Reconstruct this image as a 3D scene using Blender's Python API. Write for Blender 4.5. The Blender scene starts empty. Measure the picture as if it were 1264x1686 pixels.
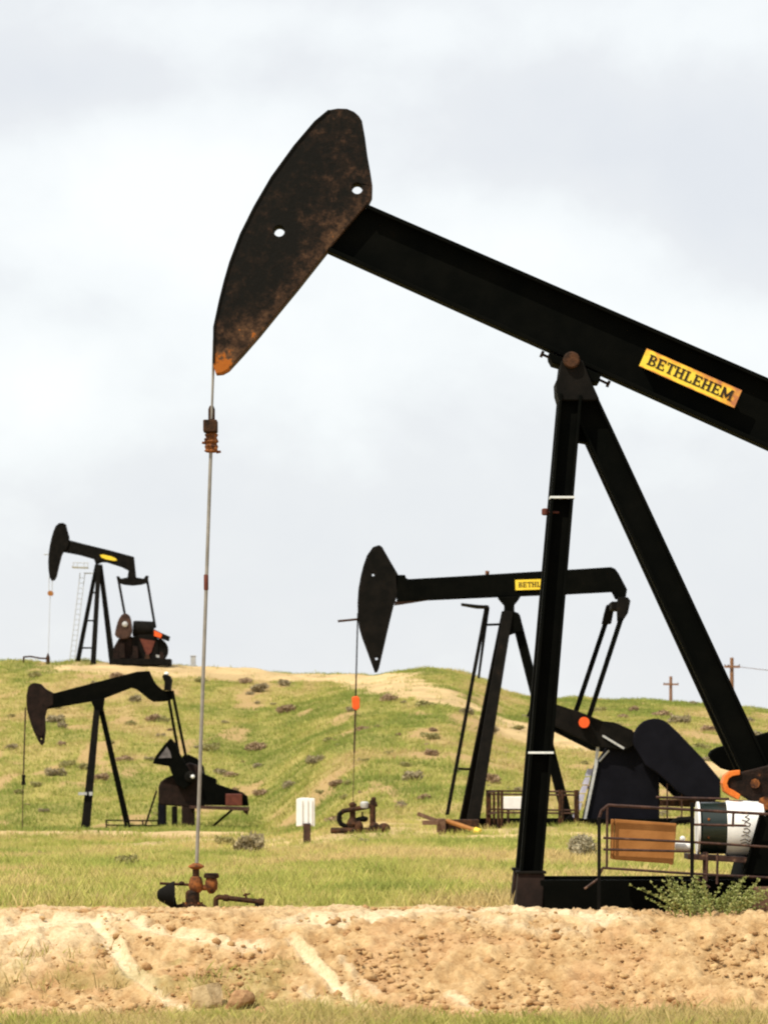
import bpy, bmesh, math, random
import numpy as np
from mathutils import Vector, Matrix

random.seed(7)
rng = np.random.default_rng(11)
R = math.radians
S = bpy.context.scene
COL = S.collection

# ------------------------------------------------------------------ camera, sky, sun, exposure
F, HC, UX, HY = 6520.0, 1.4, 632.0, 1267.0          # focal length in photo pixels, eye height, centre column, eye-level row
cam = bpy.data.cameras.new("camera")
cam.sensor_fit = 'HORIZONTAL'; cam.sensor_width = 36.0
cam.lens = 36.0 * F / 1264.0
cam.shift_y = (HY - 843.0) / 1264.0
cam.clip_start = 1.0; cam.clip_end = 6000.0
cam.dof.use_dof = True; cam.dof.focus_distance = 40.5; cam.dof.aperture_fstop = 9.5
cam_o = bpy.data.objects.new("camera", cam); COL.objects.link(cam_o)
cam_o.location = (0, 0, HC); cam_o.rotation_euler = (R(90), 0, 0)
S.camera = cam_o

SUN_DIR = Vector((-0.42, -0.40, 0.815)).normalized()
sun = bpy.data.lights.new("sun", 'SUN'); sun.energy = 2.9; sun.angle = R(0.6); sun.color = (1.0, 0.93, 0.80)
sun_o = bpy.data.objects.new("sun", sun); COL.objects.link(sun_o)
sun_o.rotation_euler = SUN_DIR.to_track_quat('Z', 'Y').to_euler()

S.view_settings.view_transform = 'Standard'; S.view_settings.look = 'None'
S.view_settings.gamma = 1.0; S.view_settings.exposure = 0.75
S.view_settings.use_curve_mapping = False
S.cycles.filter_width = 2.1
CLOUD_STRENGTH = 0.60

def N(nt, kind, **kw):
    n = nt.nodes.new(kind)
    for k, v in kw.items():
        if k.startswith('i_'):
            n.inputs[k[2:].replace('_', ' ')].default_value = v
        else:
            setattr(n, k, v)
    return n

def ramp(nt, fac, stops):
    r = nt.nodes.new('ShaderNodeValToRGB')
    while len(r.color_ramp.elements) < len(stops): r.color_ramp.elements.new(0.5)
    for e, (p, c) in zip(r.color_ramp.elements, stops):
        e.position = p; e.color = c if len(c) == 4 else (*c, 1)
    if fac is not None: nt.links.new(fac, r.inputs[0])
    return r

def math_node(nt, op, a, b=None, c=None):
    n = nt.nodes.new('ShaderNodeMath'); n.operation = op
    for i, v in enumerate((a, b, c)):
        if v is None: continue
        if isinstance(v, (int, float)): n.inputs[i].default_value = v
        else: nt.links.new(v, n.inputs[i])
    return n.outputs[0]

def build_world():
    w = bpy.data.worlds.new("World"); S.world = w; w.use_nodes = True
    nt = w.node_tree; nt.nodes.clear(); L = nt.links
    sky = N(nt, 'ShaderNodeTexSky', sky_type='NISHITA', sun_disc=False)
    sky.sun_elevation = math.asin(SUN_DIR.z); sky.sun_rotation = math.atan2(SUN_DIR.x, SUN_DIR.y)
    b1 = N(nt, 'ShaderNodeBackground'); b1.inputs[1].default_value = 0.09
    L.new(sky.outputs[0], b1.inputs[0])
    tc = N(nt, 'ShaderNodeTexCoord')
    mp = N(nt, 'ShaderNodeMapping'); mp.inputs['Scale'].default_value = (1.0, 1.0, 1.35)
    mp.inputs['Location'].default_value = (3.1, 0.4, 1.7)
    L.new(tc.outputs['Generated'], mp.inputs[0])
    n1 = N(nt, 'ShaderNodeTexNoise', i_Scale=17.0, i_Detail=5.0, i_Roughness=0.52, i_Distortion=0.35)
    L.new(mp.outputs[0], n1.inputs['Vector'])
    n2 = N(nt, 'ShaderNodeTexNoise', i_Scale=60.0, i_Detail=4.0, i_Roughness=0.55)
    L.new(mp.outputs[0], n2.inputs['Vector'])
    # broad cloud banks, each a soft lobe around one direction of the sky
    def lobe(px, py, sx, sy):
        d = Vector(((px - UX) / F, 1.0, -(py - HY) / F))
        sep = N(nt, 'ShaderNodeSeparateXYZ'); L.new(tc.outputs['Generated'], sep.inputs[0])
        ax = math_node(nt, 'DIVIDE', sep.outputs[0], sep.outputs[1])
        az = math_node(nt, 'DIVIDE', sep.outputs[2], sep.outputs[1])
        dx = math_node(nt, 'MULTIPLY', math_node(nt, 'SUBTRACT', ax, d.x), F / sx)
        dz = math_node(nt, 'MULTIPLY', math_node(nt, 'SUBTRACT', az, d.z), F / sy)
        q = math_node(nt, 'ADD', math_node(nt, 'MULTIPLY', dx, dx), math_node(nt, 'MULTIPLY', dz, dz))
        return math_node(nt, 'POWER', 2.71828, math_node(nt, 'MULTIPLY', q, -1.0))
    acc = math_node(nt, 'MULTIPLY', math_node(nt, 'SUBTRACT', n1.outputs[0], 0.5), 0.75)
    acc = math_node(nt, 'ADD', acc, math_node(nt, 'MULTIPLY', math_node(nt, 'SUBTRACT', n2.outputs[0], 0.5), 0.30))
    acc = math_node(nt, 'ADD', acc, 0.40)
    for px, py, sx, sy, a in ((260, 330, 210, 190, .50), (560, 330, 300, 160, .28), (860, 400, 220, 110, .40), (1150, 560, 240, 130, .35),
                              (60, 640, 160, 130, .40), (470, 620, 220, 150, .25), (150, 130, 260, 70, -.38),
                              (1000, 250, 330, 130, -.42), (1220, 330, 150, 160, -.25), (700, 40, 800, 70, .22), (150, 500, 130, 60, -.22),
                              (640, 1000, 900, 150, -.22)):
        acc = math_node(nt, 'ADD', acc, math_node(nt, 'MULTIPLY', lobe(px, py, sx, sy), a))
    cr = ramp(nt, acc, [(0.0, (0.795, 0.82, 0.86)), (0.34, (0.845, 0.865, 0.89)), (0.58, (0.94, 0.97, 0.98)), (0.90, (1.02, 1.04, 1.04))])
    b2 = N(nt, 'ShaderNodeBackground'); b2.inputs[1].default_value = CLOUD_STRENGTH
    L.new(cr.outputs[0], b2.inputs[0])
    mx = N(nt, 'ShaderNodeMixShader'); mx.inputs[0].default_value = 0.93
    L.new(b1.outputs[0], mx.inputs[1]); L.new(b2.outputs[0], mx.inputs[2])
    out = N(nt, 'ShaderNodeOutputWorld'); L.new(mx.outputs[0], out.inputs[0])
build_world()

# ------------------------------------------------------------------ numpy noise
def _hash(ix, iy, seed):
    h = (ix.astype(np.int64) * 374761393 + iy.astype(np.int64) * 668265263 + seed * 1442695041) & 0xffffffff
    h = ((h ^ (h >> 13)) * 1274126177) & 0xffffffff
    h = h ^ (h >> 16)
    return (h & 0xffffff) / float(0xffffff)

def vnoise(x, y, seed=0):
    x = np.asarray(x, float); y = np.asarray(y, float)
    ix = np.floor(x); iy = np.floor(y); fx = x - ix; fy = y - iy
    fx = fx * fx * (3 - 2 * fx); fy = fy * fy * (3 - 2 * fy)
    a = _hash(ix, iy, seed); b = _hash(ix + 1, iy, seed); c = _hash(ix, iy + 1, seed); d = _hash(ix + 1, iy + 1, seed)
    return (a + (b - a) * fx) * (1 - fy) + (c + (d - c) * fx) * fy

def fbm(x, y, seed=0, octv=4, gain=0.5):
    t = 0; a = 1; s = 0
    for o in range(octv):
        t = t + a * vnoise(x * 2 ** o + 17.3 * o, y * 2 ** o - 9.1 * o, seed + o); s += a; a *= gain
    return t / s

def sstep(a, b, x):
    t = np.clip((np.asarray(x, float) - a) / (b - a), 0, 1)
    return t * t * (3 - 2 * t)

# ------------------------------------------------------------------ terrain height field
SKY_U = [-6000, -400, 0, 150, 230, 300, 400, 500, 560, 610, 640, 690, 740, 780, 830, 880, 960, 1040, 1120, 1180, 1264, 1600, 7000]
SKY_P = [1100, 1084, 1090, 1089, 1090, 1097, 1103, 1109, 1111, 1112, 1106, 1100, 1102, 1115, 1136, 1149, 1151, 1153, 1157, 1162, 1172, 1195, 1215]
YC = 236.0
def u_of(X, Y): return UX + F * np.asarray(X, float) / np.asarray(Y, float)

def gz_base(X, Y):
    X = np.asarray(X, float); Y = np.asarray(Y, float)
    u = u_of(X, Y)
    k = sstep(400, 620, u)
    Y0 = 140 + (102 - 140) * k
    Z0 = -0.77 + (-0.05 + 0.77) * k
    zc = HC + (HY - np.interp(u, SKY_U, SKY_P)) * YC / F
    field = Z0 * np.clip((Y - 44) / (Y0 - 44), 0, 1)
    t = np.clip((Y - Y0) / (YC - Y0), 0, 1)
    t2 = np.where(t < 0.1, t * t / 0.2, (t - 0.05)) / 0.95
    z = np.where(Y < Y0, field, Z0 + (zc - Z0) * t2)
    z = np.where(Y > YC, zc - np.clip((Y - YC) / 300, 0, 1) * 0.6, z)
    # bank in front of the well pad
    bank = -0.80 * (1 - sstep(35.3, 38.7, Y + 0.25 * (fbm(X * 0.6, Y * 0.3, 41, 2) - 0.5)))
    z = z + np.where(Y < 42, bank, 0)
    return z

def gz(X, Y):
    z = gz_base(X, Y)
    X = np.asarray(X, float); Y = np.asarray(Y, float)
    hill = sstep(104, 150, Y) * (1 - sstep(226, 234, Y))
    z = z + hill * (fbm(X * 0.16, Y * 0.10, 5, 3) - 0.5) * 0.6
    z = z + sstep(44, 55, Y) * (1 - sstep(230, 240, Y)) * (fbm(X * 0.9, Y * 0.45, 9, 2) - 0.5) * 0.16
    z = z + 0.11 * (1 - sstep(3.0, 7.0, np.abs(Y - 118 - 0.03 * X))) * (1 - sstep(380, 470, u_of(X, Y)))
    crest = np.exp(-((Y - YC) / 5.0) ** 2)
    z = z + crest * (fbm(X * 0.5, Y * 0.2, 3, 3) - 0.5) * 0.45
    return z

def P(px, py, Y): return Vector(((px - UX) / F * Y, Y, HC - (py - HY) / F * Y))
def m(px, Y): return px * Y / F
def ground_hit(px, py, y0=30.0, y1=236.0):
    Ys = np.linspace(y0, y1, 2400)
    X = (px - UX) / F * Ys
    q = HY + (HC - gz_base(X, Ys)) * F / Ys
    i = np.argmax(q <= py)
    return (px - UX) / F * Ys[i], Ys[i]

def seg_dist(X, Y, pts):
    d = np.full(np.shape(X), 1e9)
    for (ax, ay), (bx, by) in zip(pts[:-1], pts[1:]):
        vx, vy = bx - ax, by - ay; L2 = vx * vx + vy * vy + 1e-9
        t = np.clip(((X - ax) * vx + (Y - ay) * vy) / L2, 0, 1)
        d = np.minimum(d, np.hypot(X - ax - t * vx, Y - ay - t * vy))
    return d

def hits(pl, y0=30.0, y1=236.0): return [ground_hit(a, b, y0, y1) for a, b in pl]
RUTS = [(hits([(-10, 1532), (90, 1516), (150, 1513)], 34, 39.5), 0.30, 0.9),
        (hits([(150, 1513), (185, 1550), (205, 1590), (250, 1630), (330, 1672)], 33, 39.5), 0.095, 1.0),
        (hits([(20, 1590), (80, 1555), (150, 1530)], 34, 39.5), 0.30, 0.4),
        (hits([(190, 1505), (240, 1530), (330, 1548), (420, 1560)], 34, 39.5), 0.15, 0.8),
        (hits([(480, 1552), (520, 1590), (560, 1630), (600, 1662)], 33, 39.5), 0.085, 1.0),
        (hits([(500, 1630), (550, 1664)], 33, 39.5), 0.09, 0.8),
        (hits([(560, 1575), (620, 1640)], 33, 39.5), 0.05, 0.5),
        (hits([(740, 1640), (800, 1668)], 33, 39.5), 0.08, 0.7),
        (hits([(500, 1521), (640, 1507), (760, 1500), (900, 1503), (1000, 1512)], 36, 39.8), 0.30, 0.9),
        (hits([(760, 1508), (850, 1530), (960, 1535)], 36, 39.6), 0.16, 0.5)]
ROAD = hits([(240, 1101), (330, 1106), (460, 1111), (560, 1116), (620, 1122), (680, 1139), (760, 1163), (860, 1190), (930, 1214), (1010, 1232), (1100, 1252), (1190, 1275), (1300, 1290)])
CREST_ROAD = hits([(225, 1104), (300, 1106), (380, 1110), (470, 1113), (560, 1117)])
LOW_ROAD = hits([(-200, 1380), (0, 1379), (150, 1377), (300, 1380), (420, 1384), (520, 1386)], 60, 139)
PAD = hits([(500, 1378), (560, 1381), (640, 1379), (760, 1376)], 60, 110)

def terrain_masks(X, Y):
    wob = (fbm(X * 0.7, Y * 0.35, 21, 3) - 0.5)
    onbank = 1 - sstep(39.6, 40.6, Y + wob * 1.6)
    toe = sstep(35.2, 35.75, Y + 1.1 * (fbm(X * 1.3, Y * 1.0, 23, 3) - 0.5) + 0.35 * np.sin(X * 1.3))
    dirt = onbank * toe
    rut = np.zeros(np.shape(X)); dep = np.zeros(np.shape(X))
    near = (Y < 41)
    for pts, w, a in RUTS:
        d = seg_dist(X, Y, pts)
        wv = w * (0.8 + 0.8 * (fbm(X * 4, Y * 3, 31, 2) - 0.3))
        q = a * (1 - sstep(wv * 0.25, wv * 1.5, d)) * near
        rut = np.maximum(rut, q * (0.82 + 0.5 * (fbm(X * 9, Y * 7, 33, 3) - 0.4)))
        dep = np.maximum(dep, q)
    dr = seg_dist(X, Y, ROAD)
    road = 1 - sstep(1.6, 2.9, dr + 2 * wob)
    road = np.maximum(road, 1 - sstep(3.5, 7.0, seg_dist(X, Y, CREST_ROAD) + 6 * wob))
    road = np.maximum(road, (1 - sstep(2.5, 7.0, np.abs(Y - 118 - 0.03 * X) + 6 * wob)) * (1 - sstep(380, 520, u_of(X, Y))) * 0.95)
    road = np.maximum(road, (1 - sstep(4.0, 8.5, seg_dist(X, Y, PAD) + 8 * wob)) * 0.95 * (Y > 60))
    return dirt, np.clip(rut, 0, 1), dep, np.clip(road, 0, 1)

def grass_mix(X, Y):
    """0 green .. 1 straw, patches on the field and the hillside"""
    a = fbm(X * 0.16, Y * 0.055, 51, 4); b = fbm(X * 0.75, Y * 0.22, 57, 3)
    u = u_of(X, Y)
    up = sstep(150, 235, Y) * 0.16
    return np.clip((a - 0.5) * 2.3 + (b - 0.5) * 1.4 + 0.40 + up, 0, 1)

GREEN = np.array((0.220, 0.262, 0.058)); YELLOW = np.array((0.375, 0.368, 0.098)); STRAW = np.array((0.50, 0.39, 0.175))
DIRT = np.array((0.490, 0.343, 0.180)); PALE = np.array((0.72, 0.61, 0.42)); EARTH = np.array((0.33, 0.215, 0.095)); ROADC = np.array((0.52, 0.385, 0.20))
def lerp(a, b, t): return a + (b - a) * np.asarray(t)[..., None]
def grass_col(t): return np.where((t < 0.5)[..., None], lerp(GREEN, YELLOW, np.clip(t * 2, 0, 1)), lerp(YELLOW, STRAW, np.clip(t * 2 - 1, 0, 1)))

# ------------------------------------------------------------------ materials
def new_mat(name):
    mt = bpy.data.materials.new(name); mt.use_nodes = True
    nt = mt.node_tree; b = nt.nodes['Principled BSDF']
    return mt, nt, b

def noisy(name, c1, c2, scale=8.0, rough=0.7, spec=0.3, metal=0.0, bump=0.15, detail=6.0, lo=0.38, hi=0.66, coord='Object', c3=None, rough2=None):
    mt, nt, b = new_mat(name); L = nt.links
    tc = N(nt, 'ShaderNodeTexCoord')
    n = N(nt, 'ShaderNodeTexNoise', i_Scale=scale, i_Detail=detail, i_Roughness=0.62)
    L.new(tc.outputs[coord], n.inputs['Vector'])
    st = [(lo, c1), (hi, c2)] + ([(min(hi + 0.12, 1), c3)] if c3 else [])
    r = ramp(nt, n.outputs[0], st)
    L.new(r.outputs[0], b.inputs['Base Color'])
    b.inputs['Roughness'].default_value = rough; b.inputs['Metallic'].default_value = metal
    b.inputs['Specular IOR Level'].default_value = spec
    if rough2 is not None:
        rr = N(nt, 'ShaderNodeMapRange'); rr.inputs['To Min'].default_value = rough; rr.inputs['To Max'].default_value = rough2
        L.new(n.outputs[0], rr.inputs['Value']); L.new(rr.outputs[0], b.inputs['Roughness'])
    if bump:
        n2 = N(nt, 'ShaderNodeTexNoise', i_Scale=scale * 6, i_Detail=4.0); L.new(tc.outputs[coord], n2.inputs['Vector'])
        bp = N(nt, 'ShaderNodeBump'); bp.inputs['Strength'].default_value = bump; bp.inputs['Distance'].default_value = 0.02
        L.new(n2.outputs[0], bp.inputs['Height']); L.new(bp.outputs[0], b.inputs['Normal'])
    return mt

M = {}
M['black'] = noisy('black_oilfield_paint', (0.0016, 0.0019, 0.0014), (0.0036, 0.0036, 0.0026), 3.0, 0.8, 0.03, bump=0.1, c3=(0.013, 0.007, 0.004), hi=0.7)
M['black_worn'] = noisy('worn_black_paint', (0.0045, 0.0042, 0.0034), (0.010, 0.0082, 0.0065), 4.0, 0.75, 0.06, bump=0.1, c3=(0.035, 0.018, 0.011), hi=0.68)
M['navy'] = noisy('dark_blue_black_paint', (0.0042, 0.0042, 0.0066), (0.007, 0.007, 0.0105), 2.0, 0.7, 0.06, bump=0.05)
M['rust_dark'] = noisy('dark_rust', (0.014, 0.009, 0.006), (0.085, 0.036, 0.016), 9.0, 0.8, 0.15, bump=0.4, c3=(0.20, 0.085, 0.03))
M['rust'] = noisy('orange_rust', (0.045, 0.018, 0.010), (0.34, 0.115, 0.028), 14.0, 0.8, 0.2, bump=0.4, c3=(0.50, 0.20, 0.06))
M['rust_brown'] = noisy('rust_brown_sheet', (0.29, 0.118, 0.030), (0.38, 0.165, 0.047), 5.0, 0.7, 0.2, bump=0.1, c3=(0.42, 0.19, 0.08))
M['dark_brown'] = noisy('greasy_dark_brown_iron', (0.010, 0.006, 0.0045), (0.024, 0.013, 0.010), 4.0, 0.7, 0.1, bump=0.2, c3=(0.06, 0.028, 0.018))
M['crank'] = noisy('greasy_rust_flecked_iron', (0.007, 0.005, 0.004), (0.024, 0.013, 0.009), 8.0, 0.75, 0.1, bump=0.4, c3=(0.22, 0.085, 0.03), hi=0.60)
M['grey_dull'] = noisy('dull_grey_casting', (0.09, 0.08, 0.08), (0.17, 0.15, 0.15), 6.0, 0.7, 0.2, bump=0.1)
M['maroon'] = noisy('maroon_paint', (0.085, 0.022, 0.014), (0.14, 0.040, 0.024), 5.0, 0.6, 0.2, bump=0.1)
M['brown_iron'] = noisy('brown_iron', (0.030, 0.016, 0.011), (0.075, 0.038, 0.026), 4.0, 0.7, 0.2, bump=0.2, c3=(0.15, 0.07, 0.04))
M['orange'] = noisy('orange_paint', (0.62, 0.13, 0.015), (0.75, 0.20, 0.025), 20.0, 0.55, 0.3, bump=0.05)
M['red_orange'] = noisy('red_orange_paint', (0.75, 0.085, 0.012), (0.85, 0.13, 0.02), 10.0, 0.5, 0.3, bump=0.05)
M['white'] = noisy('weathered_white_paint', (0.74, 0.73, 0.70), (0.84, 0.83, 0.80), 6.0, 0.5, 0.4, bump=0.03)
M['greenblack'] = noisy('glossy_dark_green_enamel', (0.004, 0.010, 0.007), (0.008, 0.017, 0.012), 5.0, 0.33, 0.55, bump=0.02)
M['galv'] = noisy('galvanised_steel', (0.36, 0.37, 0.37), (0.52, 0.52, 0.50), 12.0, 0.5, 0.4, bump=0.05)
M['rod'] = noisy('polished_steel', (0.22, 0.20, 0.17), (0.32, 0.29, 0.25), 6.0, 0.45, 0.4, metal=0.2, bump=0.0)
M['rail'] = noisy('rusty_rod_steel', (0.026, 0.012, 0.009), (0.075, 0.034, 0.022), 15.0, 0.6, 0.25, bump=0.2, c3=(0.26, 0.15, 0.085), hi=0.62)
M['silver'] = noisy('silver_banding', (0.62, 0.64, 0.62), (0.75, 0.76, 0.74), 30.0, 0.4, 0.5, bump=0.02)
M['lavender'] = noisy('pale_lavender_sheet', (0.46, 0.44, 0.54), (0.58, 0.56, 0.64), 6.0, 0.55, 0.3, bump=0.05)
M['timber'] = noisy('weathered_timber', (0.10, 0.055, 0.035), (0.20, 0.12, 0.075), 6.0, 0.85, 0.1, bump=0.5, c3=(0.30, 0.20, 0.13))
M['yellow'] = noisy('yellow_paint', (0.80, 0.55, 0.03), (0.88, 0.64, 0.06), 8.0, 0.55, 0.3, bump=0.02)
M['pole'] = noisy('brown_pole_timber', (0.17, 0.085, 0.045), (0.28, 0.15, 0.085), 5.0, 0.85, 0.1, bump=0.3)
M['letter'] = noisy('black_lettering', (0.018, 0.012, 0.006), (0.05, 0.03, 0.012), 25.0, 0.6, 0.2, bump=0.0)
M['script'] = noisy('dark_script_lettering', (0.05, 0.035, 0.03), (0.12, 0.09, 0.08), 25.0, 0.6, 0.2, bump=0.0)

def plate_mat():
    """yellow enamel plate, its edge and its tail end rusted brown"""
    mt, nt, b = new_mat('rusting_yellow_plate'); L = nt.links
    at = N(nt, 'ShaderNodeAttribute', attribute_name='uv2')
    sp = N(nt, 'ShaderNodeSeparateXYZ'); L.new(at.outputs['Vector'], sp.inputs[0])
    tc = N(nt, 'ShaderNodeTexCoord')
    n = N(nt, 'ShaderNodeTexNoise', i_Scale=14.0, i_Detail=5.0); L.new(tc.outputs['Object'], n.inputs['Vector'])
    e1 = math_node(nt, 'ABSOLUTE', math_node(nt, 'SUBTRACT', sp.outputs[1], 0.5))
    top = math_node(nt, 'MULTIPLY', math_node(nt, 'SUBTRACT', sp.outputs[1], 0.62), 2.2)
    tail = math_node(nt, 'MULTIPLY', math_node(nt, 'SUBTRACT', sp.outputs[0], 0.80), 3.4)
    topm = math_node(nt, 'MULTIPLY', top, math_node(nt, 'MULTIPLY', sp.outputs[0], 1.1))
    edge = math_node(nt, 'MULTIPLY', math_node(nt, 'SUBTRACT', e1, 0.40), 5.0)
    mm = math_node(nt, 'MAXIMUM', math_node(nt, 'MAXIMUM', topm, tail), math_node(nt, 'MULTIPLY', edge, 0.9))
    mm = math_node(nt, 'ADD', mm, math_node(nt, 'MULTIPLY', math_node(nt, 'SUBTRACT', n.outputs[0], 0.5), 1.3))
    r = ramp(nt, mm, [(0.06, (0.88, 0.62, 0.045)), (0.30, (0.78, 0.36, 0.03)), (0.75, (0.44, 0.15, 0.05))])
    L.new(r.outputs[0], b.inputs['Base Color']); b.inputs['Roughness'].default_value = 0.55
    return mt
M['plate'] = plate_mat()

def head_mat():
    """black paint breaking into rust toward the back edge and the tip of the horse head"""
    mt, nt, b = new_mat('rusting_black_head'); L = nt.links
    tc = N(nt, 'ShaderNodeTexCoord')
    n1 = N(nt, 'ShaderNodeTexNoise', i_Scale=3.4, i_Detail=9.0, i_Roughness=0.68); L.new(tc.outputs['Object'], n1.inputs['Vector'])
    n2 = N(nt, 'ShaderNodeTexNoise', i_Scale=17.0, i_Detail=6.0, i_Roughness=0.7); L.new(tc.outputs['Object'], n2.inputs['Vector'])
    at = N(nt, 'ShaderNodeAttribute', attribute_name='wear')
    wv = at.outputs['Fac']
    mk = math_node(nt, 'ADD', math_node(nt, 'MULTIPLY', math_node(nt, 'SUBTRACT', n1.outputs[0], 0.5), 1.9),
                   math_node(nt, 'MULTIPLY', math_node(nt, 'SUBTRACT', n2.outputs[0], 0.5), 1.3))
    mk = math_node(nt, 'ADD', mk, wv)
    r = ramp(nt, mk, [(0.16, (0.0055, 0.0048, 0.0034)), (0.40, (0.014, 0.0088, 0.0056)), (0.62, (0.046, 0.024, 0.0135)), (0.86, (0.10, 0.052, 0.026)), (1.0, (0.36, 0.105, 0.015))])
    L.new(r.outputs[0], b.inputs['Base Color'])
    b.inputs['Roughness'].default_value = 0.75; b.inputs['Specular IOR Level'].default_value = 0.12
    bp = N(nt, 'ShaderNodeBump'); bp.inputs['Strength'].default_value = 0.4; bp.inputs['Distance'].default_value = 0.015
    L.new(n2.outputs[0], bp.inputs['Height']); L.new(bp.outputs[0], b.inputs['Normal'])
    return mt
M['head'] = head_mat()

def ground_mat():
    mt, nt, b = new_mat('prairie_ground'); L = nt.links
    at = N(nt, 'ShaderNodeAttribute', attribute_name='col')
    tc = N(nt, 'ShaderNodeTexCoord')
    n1 = N(nt, 'ShaderNodeTexNoise', i_Scale=7.5, i_Detail=8.0, i_Roughness=0.72); L.new(tc.outputs['Object'], n1.inputs['Vector'])
    n2 = N(nt, 'ShaderNodeTexNoise', i_Scale=38.0, i_Detail=5.0, i_Roughness=0.65); L.new(tc.outputs['Object'], n2.inputs['Vector'])
    mixv = math_node(nt, 'ADD', math_node(nt, 'MULTIPLY', n1.outputs[0], 0.55), math_node(nt, 'MULTIPLY', n2.outputs[0], 0.45))
    r = ramp(nt, mixv, [(0.33, (0.62, 0.50, 0.42)), (0.50, (1.0, 0.98, 0.95)), (0.66, (1.24, 1.25, 1.27))])
    mx = N(nt, 'ShaderNodeMix', data_type='RGBA', blend_type='MULTIPLY'); mx.inputs[0].default_value = 1.0
    L.new(at.outputs['Color'], mx.inputs[6]); L.new(r.outputs[0], mx.inputs[7])
    L.new(mx.outputs[2], b.inputs['Base Color'])
    b.inputs['Roughness'].default_value = 0.95; b.inputs['Specular IOR Level'].default_value = 0.05
    bp = N(nt, 'ShaderNodeBump'); bp.inputs['Strength'].default_value = 0.75; bp.inputs['Distance'].default_value = 0.035
    L.new(mixv, bp.inputs['Height']); L.new(bp.outputs[0], b.inputs['Normal'])
    return mt
M['ground'] = ground_mat()

def leaf_mat(name, translucency=0.3, spec=0.1):
    mt, nt, b = new_mat(name); L = nt.links
    at = N(nt, 'ShaderNodeAttribute', attribute_name='col')
    L.new(at.outputs['Color'], b.inputs['Base Color'])
    b.inputs['Roughness'].default_value = 0.7; b.inputs['Specular IOR Level'].default_value = spec
    tr = N(nt, 'ShaderNodeBsdfTranslucent'); L.new(at.outputs['Color'], tr.inputs[0])
    mx = N(nt, 'ShaderNodeMixShader'); mx.inputs[0].default_value = translucency
    L.new(b.outputs[0], mx.inputs[1]); L.new(tr.outputs[0], mx.inputs[2])
    L.new(mx.outputs[0], nt.nodes['Material Output'].inputs[0])
    return mt
M['grass'] = leaf_mat('grass_blades', 0.35)
M['sage'] = leaf_mat('sagebrush_leaves', 0.15)

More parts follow.
